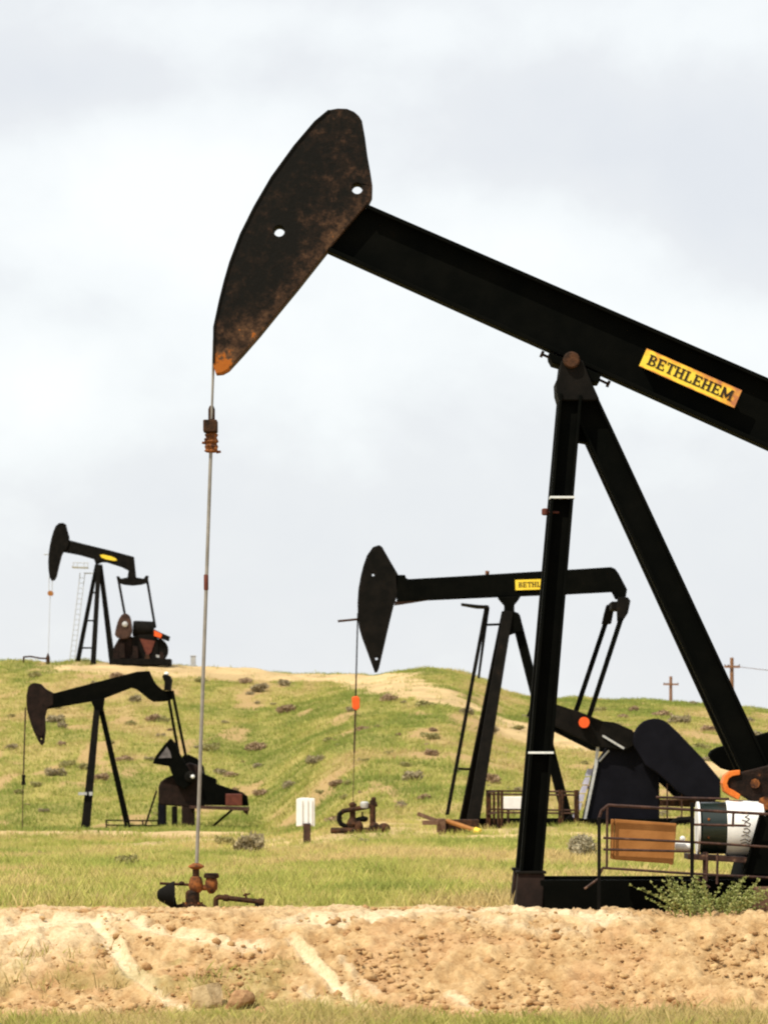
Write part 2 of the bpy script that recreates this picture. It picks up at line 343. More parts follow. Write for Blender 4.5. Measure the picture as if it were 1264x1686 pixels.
# ------------------------------------------------------------------ mesh helpers
class MB:
    def __init__(s): s.v = []; s.f = []; s.mi = []; s.cur = 0
    def mat(s, i): s.cur = i; return s
    def face(s, idx): s.f.append(idx); s.mi.append(s.cur)
    def prism(s, pts, ext):
        """polygon pts (world) swept by vector ext"""
        b = len(s.v); n = len(pts); ext = Vector(ext)
        s.v += [Vector(p) for p in pts] + [Vector(p) + ext for p in pts]
        s.face(list(range(b, b + n))); s.face([b + n + i for i in reversed(range(n))])
        for i in range(n):
            j = (i + 1) % n; s.face([b + i, b + n + i, b + n + j, b + j])
        return s
    def pp(s, px, Y, y0, y1):
        """photo-plane outline at distance Y, given a real depth from Y+y0 to Y+y1"""
        pts = [P(a, b, Y) for a, b in px]
        return s.prism([Vector((p.x, Y + y0, p.z)) for p in pts], (0, y1 - y0, 0))
    def tube(s, p, q, r0, r1=None, n=10):
        p = Vector(p); q = Vector(q); r1 = r0 if r1 is None else r1
        d = (q - p).normalized(); a = d.orthogonal().normalized(); c = d.cross(a); b = len(s.v)
        for k in range(n):
            t = 2 * math.pi * k / n; o = a * math.cos(t) + c * math.sin(t)
            s.v += [p + o * r0, q + o * r1]
        for k in range(n):
            j = (k + 1) % n; s.face([b + 2 * k, b + 2 * j, b + 2 * j + 1, b + 2 * k + 1])
        s.face([b + 2 * k for k in reversed(range(n))]); s.face([b + 2 * k + 1 for k in range(n)])
        return s
    def path(s, pts, r, n=8):
        for a, b in zip(pts[:-1], pts[1:]): s.tube(a, b, r, r, n)
        for a in pts[1:-1]: s.ball(a, (r, r, r), 8, 5)
        return s
    def bar(s, p, q, w, d, w2=None, d2=None):
        """rectangular bar: w across in the X-Z plane, d along Y"""
        p = Vector(p); q = Vector(q); w2 = w if w2 is None else w2; d2 = d if d2 is None else d2
        ax = (q - p).normalized(); y = Vector((0, 1, 0)); y = (y - ax * ax.dot(y))
        y = y.normalized() if y.length > 1e-4 else Vector((0, 0, 1)); x = ax.cross(y).normalized(); b = len(s.v)
        for c, ww, dd in ((p, w, d), (q, w2, d2)):
            for sx, sy in ((-1, -1), (1, -1), (1, 1), (-1, 1)): s.v.append(c + x * sx * ww / 2 + y * sy * dd / 2)
        for i in range(4):
            j = (i + 1) % 4; s.face([b + i, b + j, b + 4 + j, b + 4 + i])
        s.face([b + 3, b + 2, b + 1, b]); s.face([b + 4, b + 5, b + 6, b + 7])
        return s
    def hbeam(s, p, q, w, d, tf=0.05, tw=0.05):
        """rolled H section whose flanges face along the bar's depth edges (seen from the side: flange, web, flange)"""
        p = Vector(p); q = Vector(q); ax = (q - p).normalized(); y = Vector((0, 1, 0)); y = (y - ax * ax.dot(y)).normalized()
        x = ax.cross(y).normalized()
        o = x * (w / 2 - tf / 2)
        s.bar(p + o, q + o, tf, d); s.bar(p - o, q - o, tf, d); s.bar(p, q, w - 2 * tf, tw)
        return s
    def box(s, x0, x1, y0, y1, z0, z1):
        return s.prism([Vector((x0, y0, z0)), Vector((x1, y0, z0)), Vector((x1, y0, z1)), Vector((x0, y0, z1))], (0, y1 - y0, 0))
    def lathe(s, prof, o, axis=(0, 0, 1), n=20):
        """prof: list of (radius, distance along axis)"""
        o = Vector(o); d = Vector(axis).normalized(); a = d.orthogonal().normalized(); c = d.cross(a); b = len(s.v); k = len(prof)
        for i in range(n):
            t = 2 * math.pi * i / n; w = a * math.cos(t) + c * math.sin(t)
            for r, h in prof: s.v.append(o + d * h + w * r)
        for i in range(n):
            j = (i + 1) % n
            for q in range(k - 1): s.face([b + i * k + q, b + j * k + q, b + j * k + q + 1, b + i * k + q + 1])
        s.face([b + i * k for i in reversed(range(n))]); s.face([b + i * k + k - 1 for i in range(n)])
        return s
    def ball(s, c, r, n=14, k=9):
        c = Vector(c); b = len(s.v); s.v.append(c + Vector((0, 0, -r[2])))
        for i in range(1, k):
            ph = math.pi * i / k - math.pi / 2
            for j in range(n):
                t = 2 * math.pi * j / n
                s.v.append(c + Vector((r[0] * math.cos(ph) * math.cos(t), r[1] * math.cos(ph) * math.sin(t), r[2] * math.sin(ph))))
        top = len(s.v); s.v.append(c + Vector((0, 0, r[2])))
        for j in range(n):
            jj = (j + 1) % n
            s.face([b, b + 1 + jj, b + 1 + j]); s.face([top, b + 1 + (k - 2) * n + j, b + 1 + (k - 2) * n + jj])
            for i in range(k - 2): s.face([b + 1 + i * n + j, b + 1 + i * n + jj, b + 1 + (i + 1) * n + jj, b + 1 + (i + 1) * n + j])
        return s
    def build(s, name, mats, parent=None, bevel=0.0, smooth=False, origin=None):
        if isinstance(mats, str): mats = [mats]
        r = root_loc(parent) if parent is not None else Vector(origin or (0, 0, 0))
        me = bpy.data.meshes.new(name)
        me.from_pydata([tuple(v - r) for v in s.v], [], s.f)
        for k in mats: me.materials.append(M[k] if isinstance(k, str) else k)
        me.polygons.foreach_set('material_index', s.mi)
        bm = bmesh.new(); bm.from_mesh(me); bmesh.ops.recalc_face_normals(bm, faces=bm.faces); bm.to_mesh(me); bm.free()
        if smooth: me.set_sharp_from_angle(angle=R(38)) if hasattr(me, 'set_sharp_from_angle') else None
        if smooth:
            me.polygons.foreach_set('use_smooth', [True] * len(me.polygons))
        o = bpy.data.objects.new(name, me); COL.objects.link(o)
        if parent is not None: o.parent = parent
        else: o.location = r
        if bevel:
            b = o.modifiers.new('bevel', 'BEVEL'); b.width = bevel; b.segments = 2; b.limit_method = 'ANGLE'; b.angle_limit = R(45)
        return o

def root_loc(o):
    while o.parent is not None: o = o.parent
    return Vector(o.location)

def tag(o, label=None, cat=None, group=None, kind=None):
    if label: o['label'] = label
    if cat: o['category'] = cat
    if group: o['group'] = group
    if kind: o['kind'] = kind
    return o

def thing(name, loc, label, cat, group=None):
    o = bpy.data.objects.new(name, None); COL.objects.link(o); o.location = loc; o.empty_display_size = 0.3
    return tag(o, label, cat, group)

def plate_with_holes(name, outline, holes, Y, y0, y1, mat, parent, bevel=0.012):
    """flat steel box of the given outline with round holes right through it"""
    cu = bpy.data.curves.new(name, 'CURVE'); cu.dimensions = '2D'; cu.fill_mode = 'BOTH'; cu.extrude = (y1 - y0) / 2
    def spl(pts):
        s = cu.splines.new('POLY'); s.points.add(len(pts) - 1); s.use_cyclic_u = True
        for p, q in zip(s.points, pts): p.co = (q[0], q[1], 0, 1)
    w = [P(a, b, Y) for a, b in outline]; spl([(p.x, p.z) for p in w])
    for hx, hy, hr in holes:
        c = P(hx, hy, Y); r = m(hr, Y)
        spl([(c.x + r * math.cos(t * math.pi / 12), c.z + r * math.sin(t * math.pi / 12)) for t in range(24)])
    t = bpy.data.objects.new('outline', cu); me = bpy.data.meshes.new_from_object(t); bpy.data.objects.remove(t); bpy.data.curves.remove(cu)
    r = root_loc(parent); yc = Y + (y0 + y1) / 2
    for v in me.vertices: v.co = Vector((v.co.x, yc - v.co.z, v.co.y)) - r
    bm = bmesh.new(); bm.from_mesh(me); bmesh.ops.remove_doubles(bm, verts=bm.verts, dist=1e-5)
    bmesh.ops.recalc_face_normals(bm, faces=bm.faces); bm.to_mesh(me); bm.free()
    me.name = name; me.materials.clear(); me.materials.append(M[mat])
    o = bpy.data.objects.new(name, me); COL.objects.link(o); o.parent = parent
    if bevel:
        b = o.modifiers.new('bevel', 'BEVEL'); b.width = bevel; b.segments = 2; b.limit_method = 'ANGLE'; b.angle_limit = R(50)
    return o

# slab-serif capitals as strokes in a unit cell (width, list of quads)
def glyph(c):
    t = 0.20; sf = 0.10; q = []
    def vs(x, a=0.0, b=1.0): q.append([(x, a), (x + t, a), (x + t, b), (x, b)])
    def serif(x, y): q.append([(x - 0.09, y), (x + t + 0.09, y), (x + t + 0.09, y + sf), (x - 0.09, y + sf)])
    def hs(x0, x1, y, h=0.12): q.append([(x0, y), (x1, y), (x1, y + h), (x0, y + h)])
    def bowl(cx, cy, rx, ry):
        n = 8; A = [(-90 + 180 * i / n) for i in range(n + 1)]
        for a, b in zip(A[:-1], A[1:]):
            ca, sa, cb, sb = math.cos(R(a)), math.sin(R(a)), math.cos(R(b)), math.sin(R(b))
            ix, iy = rx - 0.19, ry - 0.11
            q.append([(cx + ix * ca, cy + iy * sa), (cx + rx * ca, cy + ry * sa), (cx + rx * cb, cy + ry * sb), (cx + ix * cb, cy + iy * sb)])
    if c == 'B': vs(.1); serif(.1, 0); serif(.1, .9); hs(.3, .42, .885, .115); hs(.3, .42, .455, .11); hs(.3, .42, 0, .115); bowl(.42, .75, .30, .25); bowl(.42, .26, .36, .26); w = .86
    if c == 'E': vs(.1); serif(.1, 0); serif(.1, .9); hs(.3, .72, .88); hs(.3, .6, .44); hs(.3, .76, 0); hs(.66, .76, .12, .14); hs(.62, .72, .74, .14); hs(.54, .60, .56, .08); hs(.54, .60, .36, .08); w = .84
    if c == 'T': vs(.33); serif(.33, 0); hs(.04, .82, .88); hs(.04, .13, .72, .16); hs(.73, .82, .72, .16); w = .86
    if c == 'H': vs(.1); vs(.62); serif(.1, 0); serif(.1, .9); serif(.62, 0); serif(.62, .9); hs(.3, .62, .44); w = .98
    if c == 'L': vs(.1); serif(.1, 0); serif(.1, .9); hs(.3, .74, 0); hs(.64, .74, .12, .18); w = .82
    if c == 'M':
        vs(.1); vs(.86); serif(.1, 0); serif(.86, 0)
        q.append([(.06, 1), (.30, 1), (.64, .25), (.52, .1)]); q.append([(1.10, 1), (.86, 1), (.52, .25), (.64, .1)]); w = 1.18
    return w, q

def lettering(name, text, o, ux, uy, h, length, mat, parent, out=(0, -1, 0), name_t=0.004):
    """letters lying on a plate: o lower-left corner, ux / uy unit vectors along and up"""
    b = MB(); ws = [glyph(c) for c in text]; tot = sum(w for w, _ in ws); sx = length / tot; x = 0; out = Vector(out); i = 0
    for w, qs in ws:
        for q in qs:
            off = out * (0.0008 + 0.00025 * (i % 9)); i += 1
            b.prism([o + ux * ((x + a) * sx) + uy * (c * h) + off for a, c in q], out * name_t)
        x += w
    return b.build(name, mat, parent)

def arc_outline(cx, cy, r, a0, a1, n=10):
    return [(cx + r * math.cos(R(a0 + (a1 - a0) * i / n)), cy - r * math.sin(R(a0 + (a1 - a0) * i / n))) for i in range(n + 1)]

def smooth_poly(pts, it=2):
    for _ in range(it):
        n = len(pts); out = []
        for i in range(n):
            a = pts[i]; c = pts[(i + 1) % n]
            out += [(a[0] * .75 + c[0] * .25, a[1] * .75 + c[1] * .25), (a[0] * .25 + c[0] * .75, a[1] * .25 + c[1] * .75)]
        pts = out
    return pts

# ------------------------------------------------------------------ ground
def mesh_np(name, verts, faces_flat, loop_total, mat, cols=None, smooth=False):
    me = bpy.data.meshes.new(name)
    nv = len(verts); nf = len(faces_flat) // loop_total
    me.vertices.add(nv); me.vertices.foreach_set('co', np.ascontiguousarray(verts, np.float32).ravel())
    me.loops.add(nf * loop_total); me.loops.foreach_set('vertex_index', np.ascontiguousarray(faces_flat, np.int32))
    me.polygons.add(nf); me.polygons.foreach_set('loop_start', np.arange(0, nf * loop_total, loop_total, dtype=np.int32))
    me.polygons.foreach_set('loop_total', np.full(nf, loop_total, np.int32))
    if smooth: me.polygons.foreach_set('use_smooth', np.ones(nf, bool))
    me.update(calc_edges=True)
    if cols is not None:
        a = me.color_attributes.new('col', 'FLOAT_COLOR', 'POINT')
        a.data.foreach_set('color', np.ascontiguousarray(np.c_[cols, np.ones(nv)], np.float32).ravel())
    me.materials.append(M[mat])
    o = bpy.data.objects.new(name, me); COL.objects.link(o)
    return o

def build_ground():
    us = np.r_[np.linspace(-9000, -1400, 16), np.linspace(-1300, -330, 70), np.arange(-320, 1590, 4.5), np.linspace(1600, 2600, 70), np.linspace(2700, 10200, 16)]
    Ys = np.r_[np.linspace(4, 27, 24), np.linspace(27.4, 34.5, 60), np.arange(34.52, 41.5, 0.026), np.linspace(41.6, 60, 90), np.linspace(60.5, 104, 110),
               np.linspace(104.6, 242, 210), np.geomspace(246, 5000, 40)]
    U, Y = np.meshgrid(us, Ys); X = (U - UX) / F * Y
    Z = gz(X, Y)
    dirt, rut, dep, road = terrain_masks(X, Y)
    # clods, hollows and tyre ruts of the bank
    c1 = fbm(X * 2.2, Y * 1.6, 61, 4); c2 = fbm(X * 9, Y * 6.0, 67, 4, 0.6); c3 = np.abs(fbm(X * 5.0, Y * 3.5, 71, 4, 0.6) - 0.5)
    rough = dirt * (1 - 0.85 * np.clip(dep * 1.4, 0, 1))
    c4 = fbm(X * 26, Y * 18, 69, 3, 0.6)
    Z = Z + rough * ((c1 - 0.5) * 0.13 + (c2 - 0.5) * 0.09 - (c3 - 0.1) * 0.09 + (c4 - 0.5) * 0.075)
    d2 = dep * dirt
    Z = Z - d2 * 0.05 + 0.05 * dirt * np.clip(np.sin(np.clip(dep, 0, 1) * math.pi), 0, 1) * (c2 > 0.45)
    g = grass_mix(X, Y)
    col = lerp(grass_col(g) * 0.9, EARTH[None, None] * np.ones_like(X)[..., None], 0.35)
    patch = sstep(0.585, 0.66, fbm(X * 0.55, Y * 0.15, 81, 4))
    col = lerp(col, lerp(EARTH, ROADC, 0.3)[None, None] * np.ones_like(X)[..., None], patch * 0.85 * (Y > 100))
    dcol = lerp(DIRT * np.array((0.78, 0.70, 0.62)), DIRT * 1.06, np.clip((c2 - 0.35) * 3.0, 0, 1))
    red = sstep(0.56, 0.66, fbm(X * 1.6, Y * 1.2, 91, 4))
    dcol = lerp(dcol, np.array((0.42, 0.235, 0.12)), red * 0.35)
    u = u_of(X, Y)
    dusty = sstep(38.0, 38.7, Y + 0.8 * (c1 - 0.5)) * 0.45 * (0.35 + 0.65 * sstep(350, 700, u)) * (1 - 0.8 * sstep(930, 1050, u))
    dusty = np.maximum(dusty, (1 - sstep(120, 300, u)) * 0.35 * sstep(36.8, 37.6, Y))
    dcol = lerp(dcol, PALE * 0.92, dusty * np.clip(0.4 + 1.2 * (c1 - 0.3), 0, 1))
    dcol = lerp(dcol, PALE, np.clip(rut * 0.8, 0, 1))
    weed = sstep(0.60, 0.68, fbm(X * 1.1, Y * 0.9, 97, 4)) * (Y < 37.0) * (u_of(X, Y) < 700)
    dcol = lerp(dcol, np.array((0.21, 0.20, 0.06)), weed * 0.4)
    col = lerp(col, dcol, dirt)
    rcol = lerp(ROADC * 0.85, ROADC * 1.2, np.clip((fbm(X * 0.8, Y * 0.4, 99, 3) - 0.3) * 2, 0, 1))
    col = lerp(col, rcol, road)
    nr, nc = X.shape
    V = np.stack([X, Y, Z], -1).reshape(-1, 3)
    i = np.arange(nr - 1)[:, None] * nc + np.arange(nc - 1)[None]
    fl = np.stack([i, i + 1, i + nc + 1, i + nc], -1).reshape(-1)
    o = mesh_np('ground', V, fl, 4, 'ground', np.clip(col, 0, 1).reshape(-1, 3), smooth=True)
    tag(o, kind='structure')
build_ground()

# ------------------------------------------------------------------ grass (uncountable)
def blades(name, X, Y, nb, hmin, hmax, wid, spread, extra_green=0.0, seed=1, lean=0.35, gain=1.0):
    r = np.random.default_rng(seed); n = len(X)
    g = np.clip(grass_mix(X, Y) + r.normal(0, 0.17, n) - extra_green, 0, 1)
    cc = grass_col(g) * r.uniform(0.8, 1.2, (n, 1)) * gain
    hh = r.uniform(hmin, hmax, n) * (0.6 + 0.8 * fbm(X * 0.9, Y * 0.5, seed + 200, 2))
    X = np.repeat(X, nb); Y = np.repeat(Y, nb); hh = np.repeat(hh, nb) * r.uniform(0.5, 1.15, n * nb); cc = np.repeat(cc, nb, 0)
    k = n * nb
    bx = X + r.normal(0, spread, k); by = Y + r.normal(0, spread, k); bz = gz(bx, by) - 0.02
    a = r.uniform(0, math.pi, k); w = wid * r.uniform(0.6, 1.3, k)
    lx = r.normal(0, lean, k) * hh; ly = r.normal(0, lean, k) * hh
    V = np.empty((k, 4, 3))
    V[:, 0] = np.c_[bx - np.cos(a) * w / 2, by - np.sin(a) * w / 2, bz]
    V[:, 1] = np.c_[bx + np.cos(a) * w / 2, by + np.sin(a) * w / 2, bz]
    V[:, 2] = np.c_[bx + np.cos(a) * w * 0.35 + lx * 0.45, by + np.sin(a) * w * 0.35 + ly * 0.45, bz + hh * 0.6]
    V[:, 3] = np.c_[bx + lx, by + ly, bz + hh]
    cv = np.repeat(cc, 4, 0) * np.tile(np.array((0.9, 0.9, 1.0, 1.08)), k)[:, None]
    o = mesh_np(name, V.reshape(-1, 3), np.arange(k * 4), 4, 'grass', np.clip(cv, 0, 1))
    return o

def scatter(n, u0, u1, y0, y1, seed):
    r = np.random.default_rng(seed)
    Y = np.sqrt(r.uniform(y0 * y0, y1 * y1, n)); u = r.uniform(u0, u1, n)
    return (u - UX) / F * Y, Y

def build_grass():
    X, Y = (np.concatenate(q) for q in zip(scatter(62000, -320, 1590, 39.3, 106, 3), scatter(14000, -1300, -320, 39.3, 106, 24), scatter(14000, 1590, 2570, 39.3, 106, 25)))
    dirt, rut, dep, road = terrain_masks(X, Y)
    skid = (np.abs(Y - 40) < 1.6) & (u_of(X, Y) > 835)
    keep = (rng.uniform(0, 1, len(X)) > np.clip(dirt * 1.6, 0, 1)) & (rng.uniform(0, 1, len(X)) > road * 0.9) & ~skid
    tag(blades('field_grass', X[keep], Y[keep], 12, 0.05, 0.17, 0.009, 0.09, -0.06, 5, 0.3, 1.22), 'bright yellow green grass of the flat field behind the dirt bank', 'grass', kind='stuff')
    X, Y = (np.concatenate(q) for q in zip(scatter(100000, -320, 1590, 104, 240, 4), scatter(28000, -1300, -320, 104, 240, 14), scatter(28000, 1590, 2570, 104, 240, 15)))
    dirt, rut, dep, road = terrain_masks(X, Y)
    bare = sstep(0.585, 0.66, fbm(X * 0.55, Y * 0.15, 81, 4))
    keep = (rng.uniform(0, 1, len(X)) > road * 0.97) & (rng.uniform(0, 1, len(X)) > bare * 0.92)
    tag(blades('hillside_grass', X[keep], Y[keep], 6, 0.08, 0.22, 0.032, 0.16, 0.08, 6, 0.35, 1.04), 'patchy green and straw grass covering the long hillside', 'grass', kind='stuff')
    X, Y = scatter(15000, -500, 1760, 27.5, 38.2, 8)
    dirt, rut, dep, road = terrain_masks(X, Y)
    weed = sstep(0.60, 0.68, fbm(X * 1.1, Y * 0.9, 97, 4)) * (Y < 37.0) * (u_of(X, Y) < 700)
    pr = np.maximum(1 - dirt, weed * 0.25) * np.where(Y > 33, 1, 0.5)
    left = np.exp(-((u_of(X, Y) - 85) / 75) ** 2 - ((Y - 36.9) / 0.45) ** 2) * 0.6
    pr = np.maximum(pr, left) * (1 - np.clip(rut * 1.3, 0, 0.95))
    keep = rng.uniform(0, 1, len(X)) < pr
    tag(blades('verge_grass', X[keep], Y[keep], 9, 0.04, 0.14, 0.008, 0.05, 0.06, 7), 'ragged green grass along the foot of the dirt bank', 'grass', kind='stuff')
build_grass()

# ------------------------------------------------------------------ clods and rocks
def rock_mesh(name, sx, sy, sz, seed, mat, sub=2, jag=0.35):
    bm = bmesh.new(); bmesh.ops.create_icosphere(bm, subdivisions=sub, radius=1.0); r = random.Random(seed)
    planes = [(Vector((r.gauss(0, 1), r.gauss(0, 1), r.gauss(0, 1))).normalized(), r.uniform(0.5, 0.85)) for _ in range(9)]
    for v in bm.verts:
        for n, d in planes:
            t = v.co.dot(n)
            if t > d: v.co -= n * (t - d)
        v.co *= 1 + r.uniform(-jag, jag) * 0.12
        v.co = Vector((v.co.x * sx, v.co.y * sy, v.co.z * sz))
    me = bpy.data.meshes.new(name); bm.to_mesh(me); bm.free(); me.materials.append(M[mat]); return me

M['rock_pale'] = noisy('tan_sandstone', (0.34, 0.235, 0.12), (0.48, 0.36, 0.20), 9.0, 0.9, 0.05, bump=0.5)
M['rock_red'] = noisy('reddish_clod', (0.30, 0.16, 0.08), (0.46, 0.28, 0.14), 12.0, 0.95, 0.05, bump=0.6)
def bank_z(X, Y): return float(gz(X, Y))
for px, py, w, hgt, sd, mat, lab in ((342, 1655, 56, 62, 5, 'rock_pale', 'large pale wedge-shaped rock lying on the dirt bank'),
                                     (392, 1657, 56, 44, 8, 'rock_red', 'brown flat boulder right of the pale wedge-shaped rock'),
                                     (430, 1668, 26, 14, 12, 'rock_red', 'small brown stone at the foot of the bank beside the flat boulder')):
    X, Y = ground_hit(px, py, 33, 39.5)
    me = rock_mesh('rock', m(w, Y) * .58, m(w, Y) * .5, m(hgt, Y) * .62, sd, mat, 3)
    o = bpy.data.objects.new('rock', me); COL.objects.link(o); o.location = (X, Y, bank_z(X, Y) + m(hgt, Y) * .16); o.rotation_euler = (0, 0, sd)
    tag(o, lab, 'rock')

def build_clods():
    r = np.random.default_rng(77); protos = []
    for k in range(5):
        me = rock_mesh('c', 1, 1, .7, 40 + k, 'rock_red', 1, 0.8)
        v = np.array([tuple(a.co) for a in me.vertices]); f = np.array([list(p.vertices) for p in me.polygons]); protos.append((v, f)); bpy.data.meshes.remove(me)
    X, Y = scatter(10000, -350, 1620, 35.4, 40.2, 91)
    dirt, rut, dep, road = terrain_masks(X, Y)
    cl = fbm(X * 1.5, Y * 1.2, 55, 3)
    keep = (r.uniform(0, 1, len(X)) < dirt * (1 - np.clip(dep, 0, .95)) * sstep(0.30, 0.62, cl)); X = X[keep]; Y = Y[keep]
    VV = []; FF = []; CC = []; off = 0
    for x, y in zip(X, Y):
        v, f = protos[r.integers(5)]
        s = 0.007 + 0.020 * r.random() + 0.05 * r.random() ** 10
        a = r.uniform(0, 6.28); ca, sa = math.cos(a), math.sin(a)
        w = v * s * r.uniform(.7, 1.3, 3); w = np.c_[w[:, 0] * ca - w[:, 1] * sa, w[:, 0] * sa + w[:, 1] * ca, w[:, 2]]
        VV.append(w + np.array((x, y, bank_z(x, y) - 0.1 * s))); FF.append(f + off); off += len(v)
        c = lerp(np.array((0.36, 0.205, 0.095)), np.array((0.52, 0.35, 0.17)), np.array(r.random())); CC.append(np.tile(c, (len(v), 1)))
    o = mesh_np('clods', np.concatenate(VV), np.concatenate(FF).ravel(), 3, 'ground', np.concatenate(CC))
    tag(o, 'loose reddish clods and pebbles strewn over the dirt bank', 'gravel', kind='stuff')
build_clods()

# ------------------------------------------------------------------ sagebrush and weeds
def leaf_cloud(name, n, rx, ry, rz, leaf, seed, c0, c1, stems=True):
    r = np.random.default_rng(seed); V = []; C = []
    nl = 7; lob = np.c_[r.uniform(-.6, .6, nl) * rx, r.uniform(-.6, .6, nl) * ry, r.uniform(.25, .7, nl) * rz]
    for i in range(n):
        l = lob[r.integers(nl)]; d = r.normal(0, 1, 3); d /= np.linalg.norm(d) + 1e-6
        p = l + d * np.array((rx, ry, rz)) * .42 * r.uniform(.35, 1) ** .5; p[2] = max(p[2], 0.01)
        t = r.normal(0, 1, 3); t[2] = abs(t[2]) + .4; t /= np.linalg.norm(t); b = np.cross(t, r.normal(0, 1, 3)); b /= np.linalg.norm(b) + 1e-6
        s = leaf * r.uniform(.6, 1.4)
        V += [p - b * s * .3, p + b * s * .3, p + t * s + b * s * .12, p + t * s - b * s * .12]
        c = lerp(np.array(c0), np.array(c1), np.array(r.random())); C += [c] * 4
    if stems:
        for i in range(14):
            l = lob[r.integers(nl)]; q = l + r.normal(0, .15, 3) * np.array((rx, ry, rz)); s = leaf * .18
            V += [np.array((0, 0, 0)) + np.array((-s, 0, 0)), np.array((s, 0, 0)), q + np.array((s * .4, 0, 0)), q - np.array((s * .4, 0, 0))]; C += [np.array((0.12, 0.08, 0.05))] * 4
    V = np.array(V)
    me_o = mesh_np(name, V, np.arange(len(V)), 4, 'sage', np.array(C))
    return me_o

SAGE_C = [((0.24, 0.20, 0.115), (0.42, 0.35, 0.22)), ((0.25, 0.17, 0.10), (0.44, 0.315, 0.20)), ((0.22, 0.21, 0.08), (0.40, 0.35, 0.15))]
protos = []
for k in range(6):
    o = leaf_cloud('sagebrush', 520, 0.62, 0.55, 0.48, 0.12, 300 + k, *SAGE_C[k % 3]); protos.append(o)
spots = [(425, 1141, 36), (405, 1131, 24), (88, 1165, 30), (92, 1192, 30), (250, 1192, 30), (268, 1194, 24), (372, 1192, 14), (420, 1232, 32), (344, 1238, 30), (520, 1258, 34),
         (555, 1296, 24), (574, 1290, 18), (475, 1300, 26), (432, 1310, 28), (528, 1308, 18), (680, 1286, 34), (706, 1246, 26), (696, 1164, 30), (770, 1176, 26), (640, 1158, 26),
         (1010, 1195, 30), (1120, 1192, 32), (1165, 1205, 28), (1150, 1230, 28), (1240, 1215, 30), (1090, 1180, 30), (985, 1170, 24), (1140, 1160, 18),
         (1210, 1166, 22), (60, 1120, 20), (160, 1135, 22), (205, 1255, 26), (110, 1265, 26), (90, 1282, 30), (170, 1285, 26), (330, 1125, 22), (470, 1135, 24), (595, 1205, 22),
         (640, 1240, 20), (660, 1330, 22), (695, 1316, 26), (540, 1222, 20), (20, 1235, 24), (380, 1280, 22), (60, 1300, 20), (1230, 1190, 26), (1040, 1168, 22), (930, 1180, 22)]
rr = random.Random(5)
for k in range(120):
    u = rr.uniform(-250, 1520); t = rr.uniform(0.08, 0.97)
    spots.append((u, np.interp(u, SKY_U, SKY_P) + 8 + (1355 - np.interp(u, SKY_U, SKY_P)) * t, rr.uniform(9, 24) * rr.choice((.8, 1, 1, 1.4))))
used = set()
for i, (px, py, w) in enumerate(spots):
    X, Y = ground_hit(px, py, 90, 236)
    k = i % 6; src = protos[k]
    if k not in used: o = src; used.add(k)
    else: o = src.copy(); COL.objects.link(o)
    s = m(w, Y) / 0.98
    o.location = (X, Y, float(gz(X, Y)) - 0.02); o.scale = (s, s, s * rr.uniform(.75, 1.05)); o.rotation_euler = (0, 0, rr.uniform(0, 6.28))
    tag(o, 'low grey brown sagebrush clump dotted over the grassy hillside', 'sagebrush', 'sagebrush clumps on the hillside')
for px, py, w, k, lab in ((412, 1408, 66, 0, 'wide grey sagebrush just behind the tall polished rod'), (372, 1396, 34, 2, 'small reddish brush left of the wide grey sagebrush behind the rod'),
                          (65, 1408, 20, 4, 'small dark weed clump near the left edge of the flat field'),
                          (205, 1430, 40, 2, 'green brushy clump in the field left of the wellhead'), (345, 1405, 18, 5, 'tiny dark shrub right beside the tall rod'),
                          (600, 1393, 22, 3, 'small brown shrub in front of the far wellhead')):
    X, Y = ground_hit(px, py, 41, 110)
    o = protos[k].copy(); o.data = o.data; COL.objects.link(o); s = m(w, Y) / 1.1
    o.location = (X, Y, float(gz(X, Y)) - 0.02); o.scale = (s, s, s * (2.0 if px == 955 else 1.15)); o.rotation_euler = (0, 0, px)
    if 'group' in o: del o['group']
    tag(o, lab, 'sagebrush')

px, py = 957, 1414
X, Y = ground_hit(px, py, 41, 110)
o = leaf_cloud('sagebrush', 1500, 0.34, 0.34, 0.42, 0.055, 77, (0.24, 0.21, 0.13), (0.50, 0.44, 0.30), False); sc = m(60, Y) / 0.68
o.location = (X, Y, float(gz(X, Y)) - .02); o.scale = (sc, sc, sc)
tag(o, 'round pale sagebrush under the dark blue pump pedestal', 'sagebrush')

